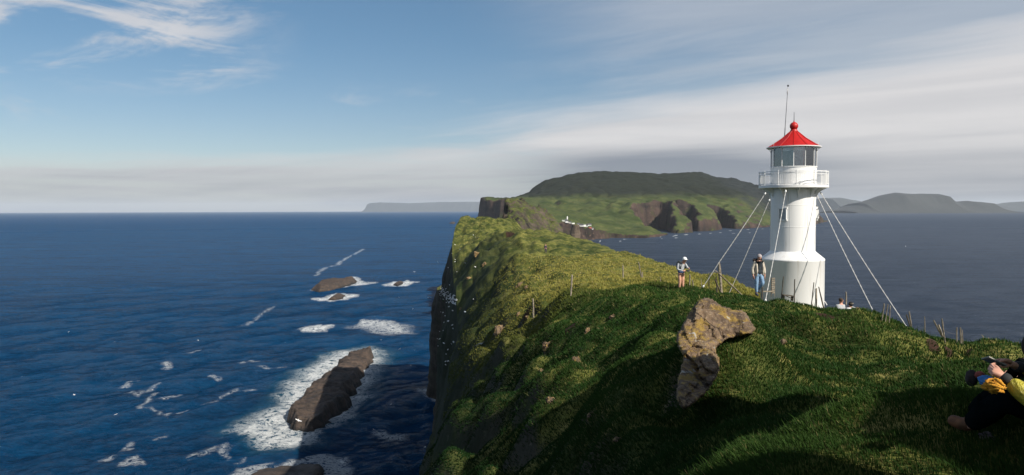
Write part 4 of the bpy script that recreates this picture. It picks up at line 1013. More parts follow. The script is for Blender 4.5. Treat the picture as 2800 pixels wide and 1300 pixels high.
# ------------------------------------------------------------------ people
def fab(name, col, var=.25, sc=9, bd=.006, rough=.85): return simple(name, col, rough, var, sc, bd)
m_hair = fab('brown_hair', (.05, .028, .016), .4, 40); m_hairl = fab('reddish_hair', (.16, .07, .035), .4, 40); m_blk = fab('black_hair', (.012, .010, .010), .3, 40)
m_jean = fab('blue_denim', (.17, .28, .42)); m_shoe = fab('dark_shoe', (.03, .035, .06)); m_beige = fab('beige_parka_cloth', (.46, .41, .34)); m_navy = fab('dark_top_cloth', (.018, .026, .034))
m_fur = fab('dark_fur', (.03, .02, .018), .5, 30, .02); m_hatg = fab('grey_knit', (.36, .32, .32), .2, 50, .008)
def person(loc, rz, label, group=None):
    r = empty('person', loc, (0, 0, rz)); tag(r, label, 'person', group); return r
def body(root, J, hands=(), head=None, k=1.0, mat=m_skin, curl=.4):
    """J: joints dict -> one continuous body"""
    g = lambda n, r: (*J[n], r*k)
    ch = [[g('pel', .12), g('waist', .115), g('chest', .13), g('neck', .055), g('skull', .062)]]
    for s_ in 'LR':
        ch.append([g('chest', .13), g('sh'+s_, .062), g('el'+s_, .042), g('wr'+s_, .027)])
        ch.append([g('pel', .12), g('hip'+s_, .095), g('kn'+s_, .058), g('an'+s_, .038), g('to'+s_, .030)])
    for s_, d, side, pn in hands:
        cc = hand_chains(J['wr'+s_], d, side, .0095, curl, pn); ch += [[g('wr'+s_, .027), cc[0][1]]+cc[0][2:]]+cc[1:]
    return skin('body', ch, mat, root, 1, [head_mb(*head)] if head else None)
def cloth_legs(root, J, mat, name='trousers', r0=.135, r1=.105, r2=.078, r3=.062, end='an'):
    g = lambda n, r: (*J[n], r)
    ch = [[g('waist', r0*.9), g('pel', r0)]]
    ch[0] = [g('pel', r0), (*(Vector(J['pel']).lerp(Vector(J['waist']), .6)), r0*.9)]
    for s_ in 'LR': ch.append([g('pel', r0), g('hip'+s_, r1), g('kn'+s_, r2), (*(Vector(J['kn'+s_]).lerp(Vector(J[end+s_]), .93)), r3)])
    return skin(name, ch, mat, root, 1)
def cloth_top(root, J, mat, name='jacket', t=.165, a=(.085, .062, .048), low=.5, arms=True, frac=.93):
    g = lambda n, r: (*J[n], r)
    lo = Vector(J['pel']).lerp(Vector(J['waist']), low)
    ch = [[g('chest', t), g('waist', t*.92), (*lo, t*.98)], [g('chest', t), (*(Vector(J['chest']).lerp(Vector(J['neck']), .7)), .075)]]
    if arms:
        for s_ in 'LR': ch.append([g('chest', t), g('sh'+s_, a[0]), g('el'+s_, a[1]), (*(Vector(J['el'+s_]).lerp(Vector(J['wr'+s_]), frac)), a[2])])
    return skin(name, ch, mat, root, 1)
def shoes(root, J, mat, s=1.0):
    for s_ in 'LR':
        a, t = Vector(J['an'+s_]), Vector(J['to'+s_]); d = (t-a); 
        MB().tube([a+Vector((0, 0, .03))-d*.25, a+d*.1+Vector((0, 0, -.015)), a.lerp(t, .6)+Vector((0, 0, -.01)), t+d*.12], [.045*s, .056*s, .052*s, .030*s], 10).build('shoe', mat, root)
def hat(root, c, r, mat, name='hat', squash=1.0, brim=None, lo=-.2):
    n = 20; V = []; mb = MB(); pr = []
    for i in range(9): t = math.pi/2*i/8; pr.append((r*math.cos(t)*1.0+.001, r*squash*math.sin(t)))
    pr = [(r*.98, lo*r), (r*1.02, lo*r*.3)]+pr; mb.lathe(pr, n); mb.v = [(x+c[0], y*1.15+c[1], z_+c[2]) for x, y, z_ in mb.v]
    if brim: mb.blob((c[0]+brim[0], c[1]+brim[1], c[2]+lo*r+.012), (r*.75, r*.75, .012), .02, 1, 1, 2)
    return mb.build(name, mat, root)

# woman in the beige parka, coming down beside the tower
g_ = down(P(2074, 805, 30)[0], 30.0); base = Vector(P(2074, 806, 30)); base.z = max(g_.z+.0, base.z-.05)
def std(**kw):
    J = dict(pel=(0, 0, .92), waist=(0, 0, 1.08), chest=(0, .01, 1.30), neck=(0, .0, 1.46), skull=(0, -.01, 1.55), shL=(.17, .01, 1.37), shR=(-.17, .01, 1.37), elL=(.22, .03, 1.10), elR=(-.22, .03, 1.10), wrL=(.22, -.03, .86), wrR=(-.22, -.03, .86),
             hipL=(.09, 0, .86), hipR=(-.09, 0, .86), knL=(.10, -.02, .48), knR=(-.10, -.02, .48), anL=(.10, .02, .09), anR=(-.10, .02, .09), toL=(.11, -.12, .04), toR=(-.11, -.12, .04)); J.update(kw); return J
w1 = person(base, .15, 'woman in open beige parka, light jeans and grey knit hat walking beside the tower')
J = std(knL=(.115, -.16, .52), anL=(.02, .10, .24), toL=(.03, .0, .14), anR=(-.09, .0, .09), toR=(-.10, -.14, .04), wrL=(.24, -.05, .85), wrR=(-.26, -.04, .85), elR=(-.26, .03, 1.09), elL=(.25, .03, 1.09))
body(w1, J, (('L', (0, -.15, -1), (-.4, -1, 0), (-1, 0, 0)), ('R', (0, -.15, -1), (.4, -1, 0), (1, 0, 0))), ((0, -.04, 1.585), .25, .28, .95))
cloth_legs(w1, J, m_jean, 'jeans'); shoes(w1, J, m_shoe)
cloth_top(w1, J, m_navy, 'top', .150, arms=False, low=-.05)
MB().blob((0, .0, 1.0), (.162, .135, .17), .04, 2, 9, 3).build('top_hem', m_navy, w1)
pk = cloth_top(w1, J, m_beige, 'parka', .12, (.085, .072, .062), arms=True, low=0)
for sx in (-1, 1):
    MB().blob((sx*.135, -.03, 1.08), (.055, .13, .31), .10, 2.5, 3+sx, 3).build('parka_front', m_beige, w1)
MB().blob((-.10, .08, 1.46), (.13, .085, .075), .25, 5, 8, 3).build('fur_hood', m_fur, w1)
hat(w1, (.01, -.03, 1.615), .098, m_hatg, 'knit_hat', 1.15, lo=-.15)
for sx in (-1, 1): MB().tube([(sx*.06+.01, -.085, 1.57), (sx*.075, -.10, 1.46), (sx*.07, -.12, 1.38)], [.022, .02, .008], 7).build('hair_strand', m_hair, w1)

# hiker with white cap, bending over a camera strap, behind the near hill
Yh = 36.3; b0 = Vector(P(1862, 786, Yh)); b0.z = P(1862, 706, Yh)[2]-1.62
w2 = person(b0, .25, 'hiker in a white cap and grey shirt looking down, wearing a dark rucksack')
J = std(chest=(0, -.08, 1.26), neck=(.03, -.15, 1.40), skull=(.06, -.20, 1.47), shL=(.17, -.09, 1.33), shR=(-.18, -.07, 1.33), elL=(.29, -.15, 1.12), wrL=(.24, -.36, 1.12), elR=(-.25, -.10, 1.06), wrR=(-.03, -.30, 1.0),
        hipL=(.09, 0, .84), knL=(.09, -.03, .45), knR=(-.08, -.05, .46), anL=(.10, .0, .08), toL=(.10, -.13, .03), waist=(0, -.02, 1.06))
body(w2, J, (('L', (-.3, -1, .1), (0, 0, 1), (-1, 0, 0)), ('R', (1, -.2, 0), (0, 0, 1), (0, 1, 0))), ((.08, -.23, 1.53), .3, .65, 1.0))
m_peach = fab('peach_cloth', (.55, .30, .20)); m_greysh = fab('grey_shirt_cloth', (.42, .44, .46)); m_blue = fab('blue_cloth', (.08, .14, .32)); m_dkp = fab('dark_pack_cloth', (.025, .032, .035)); m_cap = fab('white_cap_cloth', (.75, .75, .74), .06)
cloth_legs(w2, J, m_peach, 'trousers'); shoes(w2, J, m_shoe)
cloth_top(w2, J, m_greysh, 'shirt', .15, (.075, .058, .046), low=.4)
MB().blob((0, -.01, .95), (.175, .15, .11), .08, 3, 4, 3).build('waist_cloth', m_blue, w2)
MB().blob((-.02, .16, 1.22), (.16, .12, .26), .10, 2, 9, 3).build('rucksack', m_dkp, w2)
for sx in (-1, 1): MB().tube([(sx*.12, .08, 1.40), (sx*.135, -.10, 1.46), (sx*.12, -.235, 1.30), (sx*.13, -.19, 1.10)], .030, 7, flat=.5).build('pack_strap', m_dkp, w2)
hat(w2, (.075, -.225, 1.575), .108, m_cap, 'cap', 1.05, brim=(.02, -.14), lo=-.25)
MB().box((.20, -.34, 1.0), (.13, .10, .08)).build('camera', m_dkp, w2, 'auto')

# far walker on the meadow
h, _n = cast(1492, 693)
w3 = person(h, .2, 'tiny far walker in dark clothes on the sunny meadow path')
J = std(knL=(.10, -.10, .50), anL=(.10, -.02, .10)); J['anR'] = (-.10, .14, .12); J['toR'] = (-.10, .04, .04)
body(w3, J, (('L', (0, -.1, -1), (-.4, -1, 0), (-1, 0, 0)), ('R', (0, -.1, -1), (.4, -1, 0), (1, 0, 0))), ((0, -.03, 1.60), 0, .15, 1.0))
m_purp = fab('dark_purple_cloth', (.035, .025, .06)); cloth_legs(w3, J, m_purp); shoes(w3, J, m_shoe); cloth_top(w3, J, m_purp, 'jacket', .17)
MB().blob((0, .0, 1.64), (.085, .10, .09), .1, 4, 2, 3).build('hair', m_hairl, w3)
MB().blob((-.1, .16, 1.25), (.15, .11, .24), .10, 2, 9, 3).build('rucksack', m_dkp, w3)

# the couple sitting behind the brow, backs to us
m_sweat = fab('grey_sweater_cloth', (.40, .41, .42)); m_wht = fab('white_jacket_cloth', (.74, .73, .74), .08); m_blkt = fab('black_cloth', (.015, .016, .018))
def sit(root, J0): return J0
def seated(px_head, py_head, Y, lean, **kw):
    """pelvis-centred joints of someone sitting with legs forward (+Y), seen from behind"""
    J = dict(pel=(0, 0, .12), waist=(0, .02, .27), chest=(lean, .06, .50), neck=(lean*1.4, .09, .66), skull=(lean*1.5, .10, .74), shL=(-.17+lean, .06, .58), shR=(.17+lean, .06, .58), elL=(-.26, .16, .36), elR=(.26, .16, .36), wrL=(-.16, .36, .36), wrR=(.16, .36, .36),
             hipL=(-.10, .06, .11), hipR=(.10, .06, .11), knL=(-.13, .42, .34), knR=(.13, .42, .34), anL=(-.12, .72, .06), anR=(.12, .72, .06), toL=(-.12, .86, .03), toR=(.12, .86, .03)); J.update(kw); return J
Yc_ = 31.0; hc = Vector(P(2300, 822, Yc_))
w4 = person((hc.x, Yc_, hc.z-.83), -.15, 'man with short brown hair in a grey sweater, arm round the woman in white')
J = seated(0, 0, 0, .02, elR=(.40, .10, .52), wrR=(.62, .06, .50))
body(w4, J, (('L', (.6, .6, 0), (0, 0, 1), (0, -1, 0)), ('R', (1, .1, -.15), (0, .5, 1), (0, 1, 0))), ((.03, .10, .80), math.pi-.9, .1, 1.0))
cloth_legs(w4, J, m_blkt); shoes(w4, J, m_shoe); cloth_top(w4, J, m_sweat, 'sweater', .16, (.085, .068, .052), low=.0)
MB().blob((.01, .075, .845), (.088, .10, .085), .12, 5, 4, 3).build('hair', m_hair, w4)
hc = Vector(P(2329, 838, 30.8))
w5 = person((hc.x, 30.8, hc.z-.66), -.1, 'woman with dark hair in a white jacket, held by the man in grey')
J = {k_: (v_[0]*.92, v_[1]*.92, v_[2]*.90) for k_, v_ in seated(0, 0, 0, -.01).items()}
body(w5, J, (('L', (.6, .6, 0), (0, 0, 1), (0, -1, 0)), ('R', (-.6, .6, 0), (0, 0, 1), (0, -1, 0))), ((-.01, .09, .72), math.pi-.8, .15, .95))
cloth_legs(w5, J, m_blkt); shoes(w5, J, m_shoe); cloth_top(w5, J, m_wht, 'jacket', .175, (.09, .075, .06), low=-.1)
MB().blob((-.015, .07, .745), (.092, .10, .105), .12, 5, 6, 3).build('hair', m_blk, w5)
MB().lathe([(.098, -.012), (.102, 0), (.098, .014)], 24).build('hair_band', m_wood, w5).location = (-.005, .07, .775)

# seated person in the yellow-green jacket at the right edge, holding a phone
m_ygr, b_ = newmat('yellow_green_shell'); co = objco(); n_ = noise(co, 7, 5, .6, 1.2); n2_ = noise(co, 26, 4, .6, .5)
setp(b_, mix(ss(n_, .35, .65), (.34, .30, .02), (.50, .43, .04)), .5, bump(n_*1.2+n2_*.3, 1.0, .03))
m_cuff = fab('black_cuff', (.012, .014, .015)); m_trs = fab('black_trousers_cloth', (.004, .006, .007), .3, 5, .03); m_trs.node_tree.nodes['Principled BSDF'].inputs['Specular IOR Level'].default_value = 0.0; m_boot = fab('tan_boot_leather', (.13, .055, .022), .4, 12, .006, .75); m_orange, b_ = newmat('orange_fleece'); co = objco(); n_ = noise(co, 16, 4, .6, .8)
setp(b_, mix(ss(n_, .3, .7), (.42, .17, .008), (.62, .30, .02)), .85, bump(n_, 1.0, .02))
Q = lambda px, py, Y: tuple(P(px, py, Y))
gf = gz(3.25, 5.5); gh = gz(3.85, 4.75)
J = dict(pel=(3.92, 4.78, gh+.13), waist=(3.93, 4.78, gh+.28), chest=(3.86, 4.78, gh+.50), neck=(3.78, 4.78, gh+.66), skull=(3.73, 4.78, gh+.73),
         shL=Q(3010, 985, 4.60), shR=Q(2985, 965, 5.02), elL=Q(2872, 1128, 4.55), elR=Q(2905, 1035, 5.15), wrL=Q(2739, 1029, 4.73), wrR=Q(2775, 1001, 5.01),
         hipL=(3.86, 4.68, gh+.12), hipR=(3.86, 4.88, gh+.12), knL=Q(2748, 1092, 4.78), knR=Q(2722, 1078, 5.08), anL=Q(2648, 1165, 5.1), anR=Q(2655, 1148, 5.5), toL=Q(2598, 1150, 5.2), toR=Q(2606, 1132, 5.55))
w6 = person((0, 0, 0), 0, 'person in yellow-green jacket and black trousers sitting at the right edge with a phone')
g = lambda n, r: (*J[n], r)
ch = [[g('pel', .12), g('waist', .115), g('chest', .13), g('neck', .055), g('skull', .062)]]
for s_ in 'LR':
    ch.append([g('chest', .13), g('sh'+s_, .062), g('el'+s_, .042), g('wr'+s_, .025)])
    ch.append([g('pel', .12), g('hip'+s_, .09), g('kn'+s_, .055), g('an'+s_, .036), g('to'+s_, .028)])
def hand_px(wr, palm, fingers, thumb):
    """hand from photo points: each finger is base, knuckle, tip"""
    pl_ = (*Q(*palm[:3]), palm[3]); out_ = [[g(wr, .025), pl_]]
    for f_ in fingers: out_.append([pl_]+[(*Q(*p_), r_) for p_, r_ in zip(f_, (.0115, .0100, .0085))])
    out_.append([pl_]+[(*Q(*p_), r_) for p_, r_ in zip(thumb, (.015, .012, .0095))]); return out_
ch += hand_px('wrL', (2729, 1021, 4.74, .026), [((2719, 1008, 4.78), (2711, 998, 4.85), (2722, 994, 4.90)), ((2716, 1012, 4.76), (2707, 1003, 4.84), (2717, 999, 4.90)), ((2714, 1017, 4.75), (2704, 1009, 4.82), (2713, 1004, 4.89)), ((2715, 1023, 4.74), (2706, 1018, 4.80), (2714, 1012, 4.86))],
              ((2728, 1008, 4.80), (2718, 1000, 4.84), (2707, 997, 4.87)))
ch += hand_px('wrR', (2765, 996, 4.99, .026), [((2753, 988, 4.99), (2738, 984, 4.97), (2724, 985, 4.95)), ((2752, 992, 4.97), (2737, 989, 4.95), (2725, 989, 4.94)), ((2752, 997, 4.96), (2738, 996, 4.94), (2728, 995, 4.93)), ((2754, 1002, 4.95), (2742, 1003, 4.93), (2733, 1001, 4.92))],
              ((2760, 988, 4.94), (2746, 985, 4.91), (2734, 988, 4.90)))
skin('body', ch, m_skin, w6, 2, [head_mb((3.70, 4.78, gh+.80), -math.pi/2, .45, 1.0)])
g2 = lambda n, r: (*J[n], r)
skin('trousers', [[g2('pel', .15), g2('hipL', .12), (*Vector(J['hipL']).lerp(Vector(J['knL']), .5), .11), g2('knL', .088), (*Vector(J['knL']).lerp(Vector(J['anL']), .5), .085), (*Vector(J['knL']).lerp(Vector(J['anL']), .95), .066)],
                  [g2('pel', .15), g2('hipR', .115), (*Vector(J['hipR']).lerp(Vector(J['knR']), .5), .10), g2('knR', .078), (*Vector(J['knR']).lerp(Vector(J['anR']), .5), .085), (*Vector(J['knR']).lerp(Vector(J['anR']), .95), .066)]], m_trs, w6, 2)
mid_ = lambda a, b, t: (*Vector(J[a]).lerp(Vector(J[b]), t),)
jk = skin('jacket', [[g2('chest', .165), g2('waist', .17), (*Vector(J['waist']).lerp(Vector(J['pel']), .6), .18)], [g2('chest', .165), (*mid_('chest', 'neck', .8), .08)],
                [g2('chest', .165), g2('shL', .090), (*mid_('shL', 'elL', .5), .078), g2('elL', .075), (*mid_('elL', 'wrL', .35), .074), (*mid_('elL', 'wrL', .62), .066), (*mid_('elL', 'wrL', .88), .046)],
                [g2('chest', .165), g2('shR', .090), (*mid_('shR', 'elR', .5), .075), g2('elR', .07), (*mid_('elR', 'wrR', .5), .060), (*mid_('elR', 'wrR', .86), .042)]], m_ygr, w6, 2)
for s_, t0 in (('L', .84), ('R', .84)):
    a_, b__ = Vector(J['el'+s_]), Vector(J['wr'+s_]); MB().tube([a_.lerp(b__, t0), a_.lerp(b__, t0+.06), a_.lerp(b__, .97), a_.lerp(b__, 1.0)], [.034, .040, .037, .030], 12).build('cuff', m_cuff, w6)
for s_ in 'LR':
    a_, t_ = Vector(J['an'+s_]), Vector(J['to'+s_]); d_ = (t_-a_)
    bt_ = skin('boot', [[(*(a_+Vector((.03, 0, .06))), .05), (*a_, .056), (*a_.lerp(t_, .6), .050), (*(t_+d_*.15+Vector((0, 0, .012))), .038)]], m_boot, w6, 2)
MB().blob((3.72, 4.78, gh+.85), (.10, .09, .08), .12, 4, 3, 3).build('hair', m_hair, w6)
# phone
c_ = Vector(Q(2718, 990, 4.93)); ax = (Vector(Q(2742, 1002, 4.93))-Vector(Q(2700, 982, 4.93))).normalized(); ay = Vector((.1, -.75, .35)); ay = (ay-ax*ay.dot(ax)).normalized(); az2 = ax.cross(ay)
Mp = Matrix((ax, ay, az2)).transposed(); ph = MB().box(c_, (.135, .068, .008), Mp).build('phone', simple('phone_case', (.22, .22, .19), .6), None, False, loc=c_); tag(ph, 'thin phone held in both hands of the person in yellow-green', 'phone')
MB().box(az2*.0052, (.125, .060, .0015), Mp).build('screen', simple('phone_screen', (.16, .17, .14), .5), ph, False)
# orange hat and blue pouch on the knee
og = MB().blob((0, 0, 0), (.066, .05, .050), .30, 2.2, 21, 4, None, .55).build('fleece_hat', m_orange); og.location = Q(2719, 1056, 4.66); tag(og, 'crumpled orange fleece hat lying on the black knee', 'hat')
for i, (a_, b__, r_) in enumerate((((2705, 1068), (2742, 1058), .011), ((2708, 1045), (2744, 1063), .012), ((2720, 1036), (2745, 1056), .012), ((2700, 1052), (2738, 1060), .010))):
    p0, p1 = Vector(Q(*a_, 4.635)), Vector(Q(*b__, 4.60)); MB().tube([p0, p0.lerp(p1, .5)+Vector((0, -.01, .004)), p1], [r_*.6, r_, r_*.7], 8).build('fold', m_orange, og).matrix_parent_inverse = Matrix.Translation(-Vector(og.location))
bp = MB().blob((0, 0, 0), (.048, .06, .038), .12, 1.8, 31, 4, None, .2).build('blue_pouch', fab('blue_nylon', (.05, .20, .50), .2, 9, .006)); bp.location = Q(2697, 1041, 5.0); tag(bp, 'small bright blue pouch behind the orange hat', 'pouch')
# dark bag beyond the boots, grey shoe modelled as a stone-like lump in the shade in front
h = Vector(Q(2657, 1022, 6.4)); bg_ = empty('shoulder_bag', h); tag(bg_, 'dark rounded bag with a red patch on the lit grass behind the boots', 'bag')
MB().blob((0, 0, -.04), (.05, .05, .075), .08, 1.6, 41, 4, None, .1).build('bag_body', fab('dark_bag_cloth', (.025, .018, .018)), bg_)
MB().blob((.035, -.055, .0), (.045, .03, .035), .1, 2, 42, 3).build('flap', fab('dull_red_cloth', (.24, .06, .05)), bg_)
h, _n = cast(2709, 1200); s_ = h.y/4000 if h else .0012
gs_ = MB().blob((0, 0, 0), (52*s_, 40*s_, 26*s_), .25, 1.6, 44, 4, None, .5).build('mottled_shoe', simple('grey_mottled_shoe', (.16, .13, .13), .9, .5, 22, .02)); gs_.location = Vector(h)+Vector((0, .02, .0)); gs_.rotation_euler.y = .35; tag(gs_, 'mottled grey shoe in the shaded grass below the black trousers', 'stone', 'stones in the turf')
# dark figure cut by the right edge
hd = Vector(P(2838, 948, 9.0)); w7 = person((hd.x, 9.0, hd.z-.80), 0, 'dark figure cut off by the right edge of the picture')
J = seated(0, 0, 0, 0)
body(w7, J, (('L', (.6, .6, 0), (0, 0, 1), (0, -1, 0)), ('R', (-.6, .6, 0), (0, 0, 1), (0, -1, 0))), ((0, .10, .80), math.pi, 0, 1.0))
cloth_legs(w7, J, m_trs); shoes(w7, J, m_shoe); cloth_top(w7, J, m_trs, 'jacket', .17, low=0.); MB().blob((0, .09, .79), (.12, .13, .17), .1, 4, 7, 3).build('hood', m_blk, w7)

# ------------------------------------------------------------------ gulls
m_gull = simple('gull_white', (.80, .80, .79), .7, .05); m_gw = simple('gull_wing', (.62, .63, .66), .7, .1); m_tip = simple('wing_tip', (.04, .04, .045), .6)
def gull(label, group):
    r = empty('gull'); tag(r, label, 'gull', group)
    MB().tube([(0, -.26, 0), (0, -.20, .01), (0, -.05, 0), (0, .12, 0), (0, .24, .01), (0, .32, .01)], [.012, .040, .075, .065, .03, .012], 8).build('body', m_gull, r)
    for s_ in (-1, 1):
        V = [(0, -.10, .02), (0, .06, .02), (s_*.30, -.14, .14), (s_*.30, .02, .13), (s_*.62, -.02, .06), (s_*.62, .08, .055)]
        V2 = [(x, y, z_-.014) for x, y, z_ in V]; F = [(0, 2, 3, 1), (2, 4, 5, 3), (7, 9, 8, 6), (9, 11, 10, 8), (0, 1, 7, 6), (1, 3, 9, 7), (3, 5, 11, 9), (5, 4, 10, 11), (4, 2, 8, 10), (2, 0, 6, 8)]
        wg = MB().add(V+V2, [tuple(reversed(f)) for f in F]).build('wing', m_gull if s_ < 0 else m_gw, r, False)
    return r
def dup(root, loc, rot, label, sc=1.0):
    c = root.copy(); C.objects.link(c); c.location = loc; c.rotation_euler = rot; c.scale = (sc,)*3; c['label'] = label
    for ch_ in root.children: d = ch_.copy(); C.objects.link(d); d.parent = c
    return c
G = [(816, 1150, 150, 'largest flying gull, bright against the near end of the long rock'), (203, 1080, 200, 'gull alone at the far left over open water'), (317, 1134, 240, 'small gull low at the left below the lone one'), (417, 1067, 260, 'gull beside foam streaks left of the long rock'),
     (1042, 930, 260, 'gull above the far tip of the long rock'), (1093, 955, 230, 'gull between the long rock and the cliff, upper one'), (1123, 1000, 240, 'gull between the long rock and the cliff, lower one'), (1133, 958, 280, 'tiny gull close left of the tall cliff foot'),
     (1069, 1106, 260, 'gull over dark water right of the long rock'), (1022, 1175, 230, 'gull over dark water below the long rock'), (933, 1262, 200, 'gull at the bottom beside the cut-off rock'), (1133, 744, 330, 'gull right of the tiny far rock'), (1197, 717, 330, 'gull close to the upper cliff wall'),
     (1170, 814, 300, 'gull left of the ledge full of birds'), (1091, 814, 320, 'gull over open water left of the bird ledge'), (1129, 845, 320, 'gull just below the one left of the bird ledge'), (1162, 1223, 180, 'gull low beside the grassy slope at the bottom'), (542, 931, 320, 'gull over mid water above the foam streaks'),
     (188, 908, 420, 'faint far gull over the left water'), (2476, 674, 420, 'gull over the grey sea right of the lighthouse'), (1205, 784, 300, 'gull just above the bird ledge'), (1317, 941, 60, 'gull gliding in front of the dark cliff slope')]
first = None
for i, (px, py, Y, lb) in enumerate(G):
    loc = Vector(P(px, py, Y)); rot = (random.uniform(-.4, .4), random.uniform(-.7, .7), random.uniform(0, 6.28))
    if i == 0: first = gull(lb, 'gulls in flight'); first.location = loc; first.rotation_euler = (.9, .5, .6); first.scale = (1.2,)*3; continue
    dup(first, loc, rot, lb, 1.0)
def perched():
    r = empty('seabird'); tag(r, 'white seabird sitting with others on the dark cliff ledge', 'seabird', 'seabirds on the cliff ledge')
    MB().tube([(0, -.20, .22), (0, -.13, .22), (0, -.02, .15), (0, .16, .10), (0, .28, .08)], [.02, .05, .095, .08, .015], 8).build('body', m_gull, r); return r
proto = None; rb2 = random.Random(4); cnt = 0
for i in range(170):
    t = rb2.random(); px = 1203+t*42+rb2.gauss(0, 3.5); py = 792+t*34+rb2.gauss(0, 7)+(4 if t < .4 else 0)
    if i > 140: px, py = rb2.uniform(1195, 1245), rb2.uniform(850, 1010)
    if rb2.random() < .12: px, py = rb2.uniform(1225, 1300), rb2.uniform(640, 960)
    h, n_ = cast(px, py)
    if h is None or h.y < 100: continue
    if proto is None: proto = perched(); o = proto
    else:
        o = proto.copy(); C.objects.link(o); d = proto.children[0].copy(); C.objects.link(d); d.parent = o
    o['label'] = 'white seabird in the dense flock on top of the dark cliff ledge' if (i <= 140 and px < 1250 and py > 780 and py < 845) else ('white seabird clinging low on the dark cliff wall' if px < 1246 and py > 845 else 'scattered white seabird along the rim of the cliff'); o['group'] = {'d': 'seabirds on the cliff ledge', 'c': 'seabirds on the cliff wall', 's': 'seabirds along the cliff rim'}['d' if 'dense' in o['label'] else 'c' if 'clinging' in o['label'] else 's']
    o.location = h-Vector((0, .15, .0)); o.rotation_euler = (0, 0, rb2.uniform(0, 6.28)); o.scale = (1.15,)*3
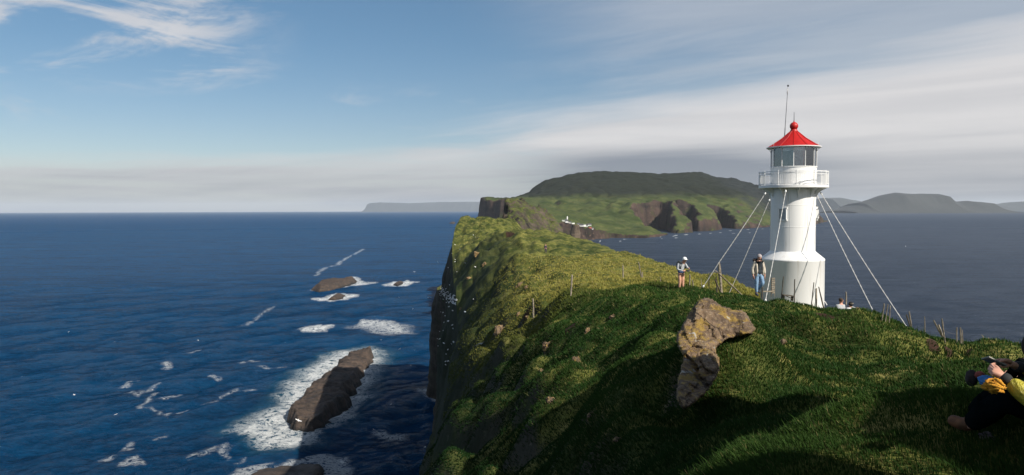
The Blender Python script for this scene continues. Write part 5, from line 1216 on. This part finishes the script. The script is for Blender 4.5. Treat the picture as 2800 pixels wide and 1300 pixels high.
# ------------------------------------------------------------------ grass: single blades, thinner and denser close by
def grass(N):
    G_ = np.random.default_rng(5); i0 = np.searchsorted(Yr, 1.5); i1 = np.searchsorted(Yr, 130.)
    T = V[i0:i1, ncl-2:ncl+nt_-1]; T2 = V[i0+1:i1+1, ncl-2:ncl+nt_-1]
    a, b = T[:, :-1], T[:, 1:]; c, d = T2[:, 1:], T2[:, :-1]
    nrm = np.cross(c-a, d-b); ar = np.linalg.norm(nrm, axis=-1)/2; nrm = nrm/(2*ar[..., None]+1e-9); nrm *= np.sign(nrm[..., 2:3]+1e-9)
    ce = (a+c)/2; r = np.linalg.norm(ce, axis=-1); azm = np.degrees(np.arctan2(ce[..., 0], ce[..., 1]))
    Lc = LUMP[i0:i1, :LUMP.shape[1]]; Lc = np.pad(Lc, ((0, 0), (2, 0)), mode='edge')[:, :a.shape[1]]
    so = soil[i0:i1, ncl-2:ncl+nt_-2]
    w = ar/np.maximum(r, 3.5)**2*(nrm[..., 2] > .30)*sstep(nrm[..., 2], .30, .62)*(np.abs(azm) < 48)*(1-.93*sstep(so, .45, .8))
    w = w*(1.0-.45*sstep(r, 25, 90))
    w = w.ravel(); idx = G_.choice(w.size, N, p=w/w.sum())
    u, v = G_.random(N)[:, None], G_.random(N)[:, None]
    A, B, Cc, D = [q.reshape(-1, 3)[idx] for q in (a, b, c, d)]
    p = A*(1-u)*(1-v)+B*u*(1-v)+Cc*u*v+D*(1-u)*v
    n = nrm.reshape(-1, 3)[idx]; r = np.linalg.norm(p, axis=1)
    patch = fbm(p[:, 0]/1.1, p[:, 1]/1.1, None, 3, 201); patch2 = perlin(p[:, 0]/4.5, p[:, 1]/4.5, None, 203)
    h = (.036+.0016*np.minimum(r, 60))*(.6+.8*G_.random(N))*(1+.9*np.clip(patch, -.6, .7)+.4*patch2)
    hue = np.clip(.36+.40*patch2+.20*patch+.8*sstep(r, 34, 55)+.10*G_.normal(size=N)+.15*sstep(r, 40, 90), 0, 1)
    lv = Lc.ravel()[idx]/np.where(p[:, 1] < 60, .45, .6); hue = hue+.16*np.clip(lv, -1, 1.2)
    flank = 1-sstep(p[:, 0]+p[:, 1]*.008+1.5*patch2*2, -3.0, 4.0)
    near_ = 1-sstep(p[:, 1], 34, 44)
    hue = np.clip(hue*(1-.35*near_), 0, 1); shd = np.clip(.78*flank+(.16-.22*np.clip(lv, -1.2, .6))*near_, 0, .92)  # shade on the flank, near hill and hollows painted into blade colour
    h = h*(1-.3*flank)
    dry = (G_.random(N) < (.018+.05*sstep(patch2, 0, .4)+.10*sstep(r, 45, 80))).astype(float)
    h = np.where(G_.random(N) < .02, h*2.1, h)
    h = np.maximum(h, .02); wd = np.maximum(.0022, .00048*r)*(.7+.6*G_.random(N))
    th = G_.random(N)*6.283; lean = (.45+.55*G_.random(N))
    ld = np.stack([np.cos(th)*.6-.45, np.sin(th)*.6+.15, np.zeros(N)], 1)
    up = n*.55+np.array([0, 0, .6]); up /= np.linalg.norm(up, axis=1)[:, None]
    ax = up+ld*lean[:, None]; ax /= np.linalg.norm(ax, axis=1)[:, None]
    sdv = np.cross(ax, np.stack([np.cos(th*3.7), np.sin(th*3.7), np.zeros(N)+.2], 1)); sdv /= np.linalg.norm(sdv, axis=1)[:, None]+1e-9
    midp = p+up*(h*.5)[:, None]+ld*(h*.12*lean)[:, None]
    tip = midp+ax*(h*.62)[:, None]-np.array([0, 0, 1])*(h*.10)[:, None]
    base = p-n*.015
    W = sdv*wd[:, None]
    vv = np.stack([base-W, base+W, midp+W*.8, midp-W*.8, tip], 1).reshape(-1, 3)
    k = np.arange(N)[:, None]*5
    f = np.concatenate([k+[0, 1, 2], k+[0, 2, 3], k+[3, 2, 4]])
    o = mesh_np('grass', vv, f, m_grass, smooth=False, attrs={'hue': np.repeat(hue, 5), 'dry': np.repeat(dry*(1-.7*flank), 5), 'shade_tint': np.repeat(shd, 5), 'meadow': np.repeat(1-near_, 5)})
    tag(o, kind='stuff'); return o
m_grass, b_ = newmat('grass_blades')
hu, dr, md = attr('hue'), attr('dry'), attr('meadow')
c_ = mix(md, mix(hu, (.019, .054, .010), (.088, .134, .028)), mix(hu, (.060, .080, .015), (.27, .245, .058))); c_ = mix(dr*.8, c_, (.34, .27, .12)); c_ = mix(attr('shade_tint'), c_, (.010, .030, .008))
setp(b_, c_, .55, Specular_IOR_Level=.06)
tl = E.nt.nodes.new('ShaderNodeBsdfTranslucent'); E.nt.links.new(c_.s, tl.inputs[0]); mx = E.nt.nodes.new('ShaderNodeMixShader'); mx.inputs[0].default_value = .2
E.nt.links.new(b_.outputs[0], mx.inputs[1]); E.nt.links.new(tl.outputs[0], mx.inputs[2]); E.nt.links.new(mx.outputs[0], E.nt.nodes['Material Output'].inputs[0])
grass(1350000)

# ------------------------------------------------------------------ haze
m_hz = bpy.data.materials.new('haze_air'); m_hz.use_nodes = True; nt_h = m_hz.node_tree; nt_h.nodes.clear()
vp = nt_h.nodes.new('ShaderNodeVolumePrincipled'); vp.inputs['Density'].default_value = 1.5e-5; vp.inputs['Color'].default_value = (.80, .88, .97, 1); vp.inputs['Anisotropy'].default_value = .0
oh = nt_h.nodes.new('ShaderNodeOutputMaterial'); nt_h.links.new(vp.outputs[0], oh.inputs['Volume'])
ztop = 640.
hzb = MB().box((0, 0, (ztop-126)/2), (126000, 126000, ztop+126)).build('haze', m_hz, None, False); tag(hzb, kind='stuff')
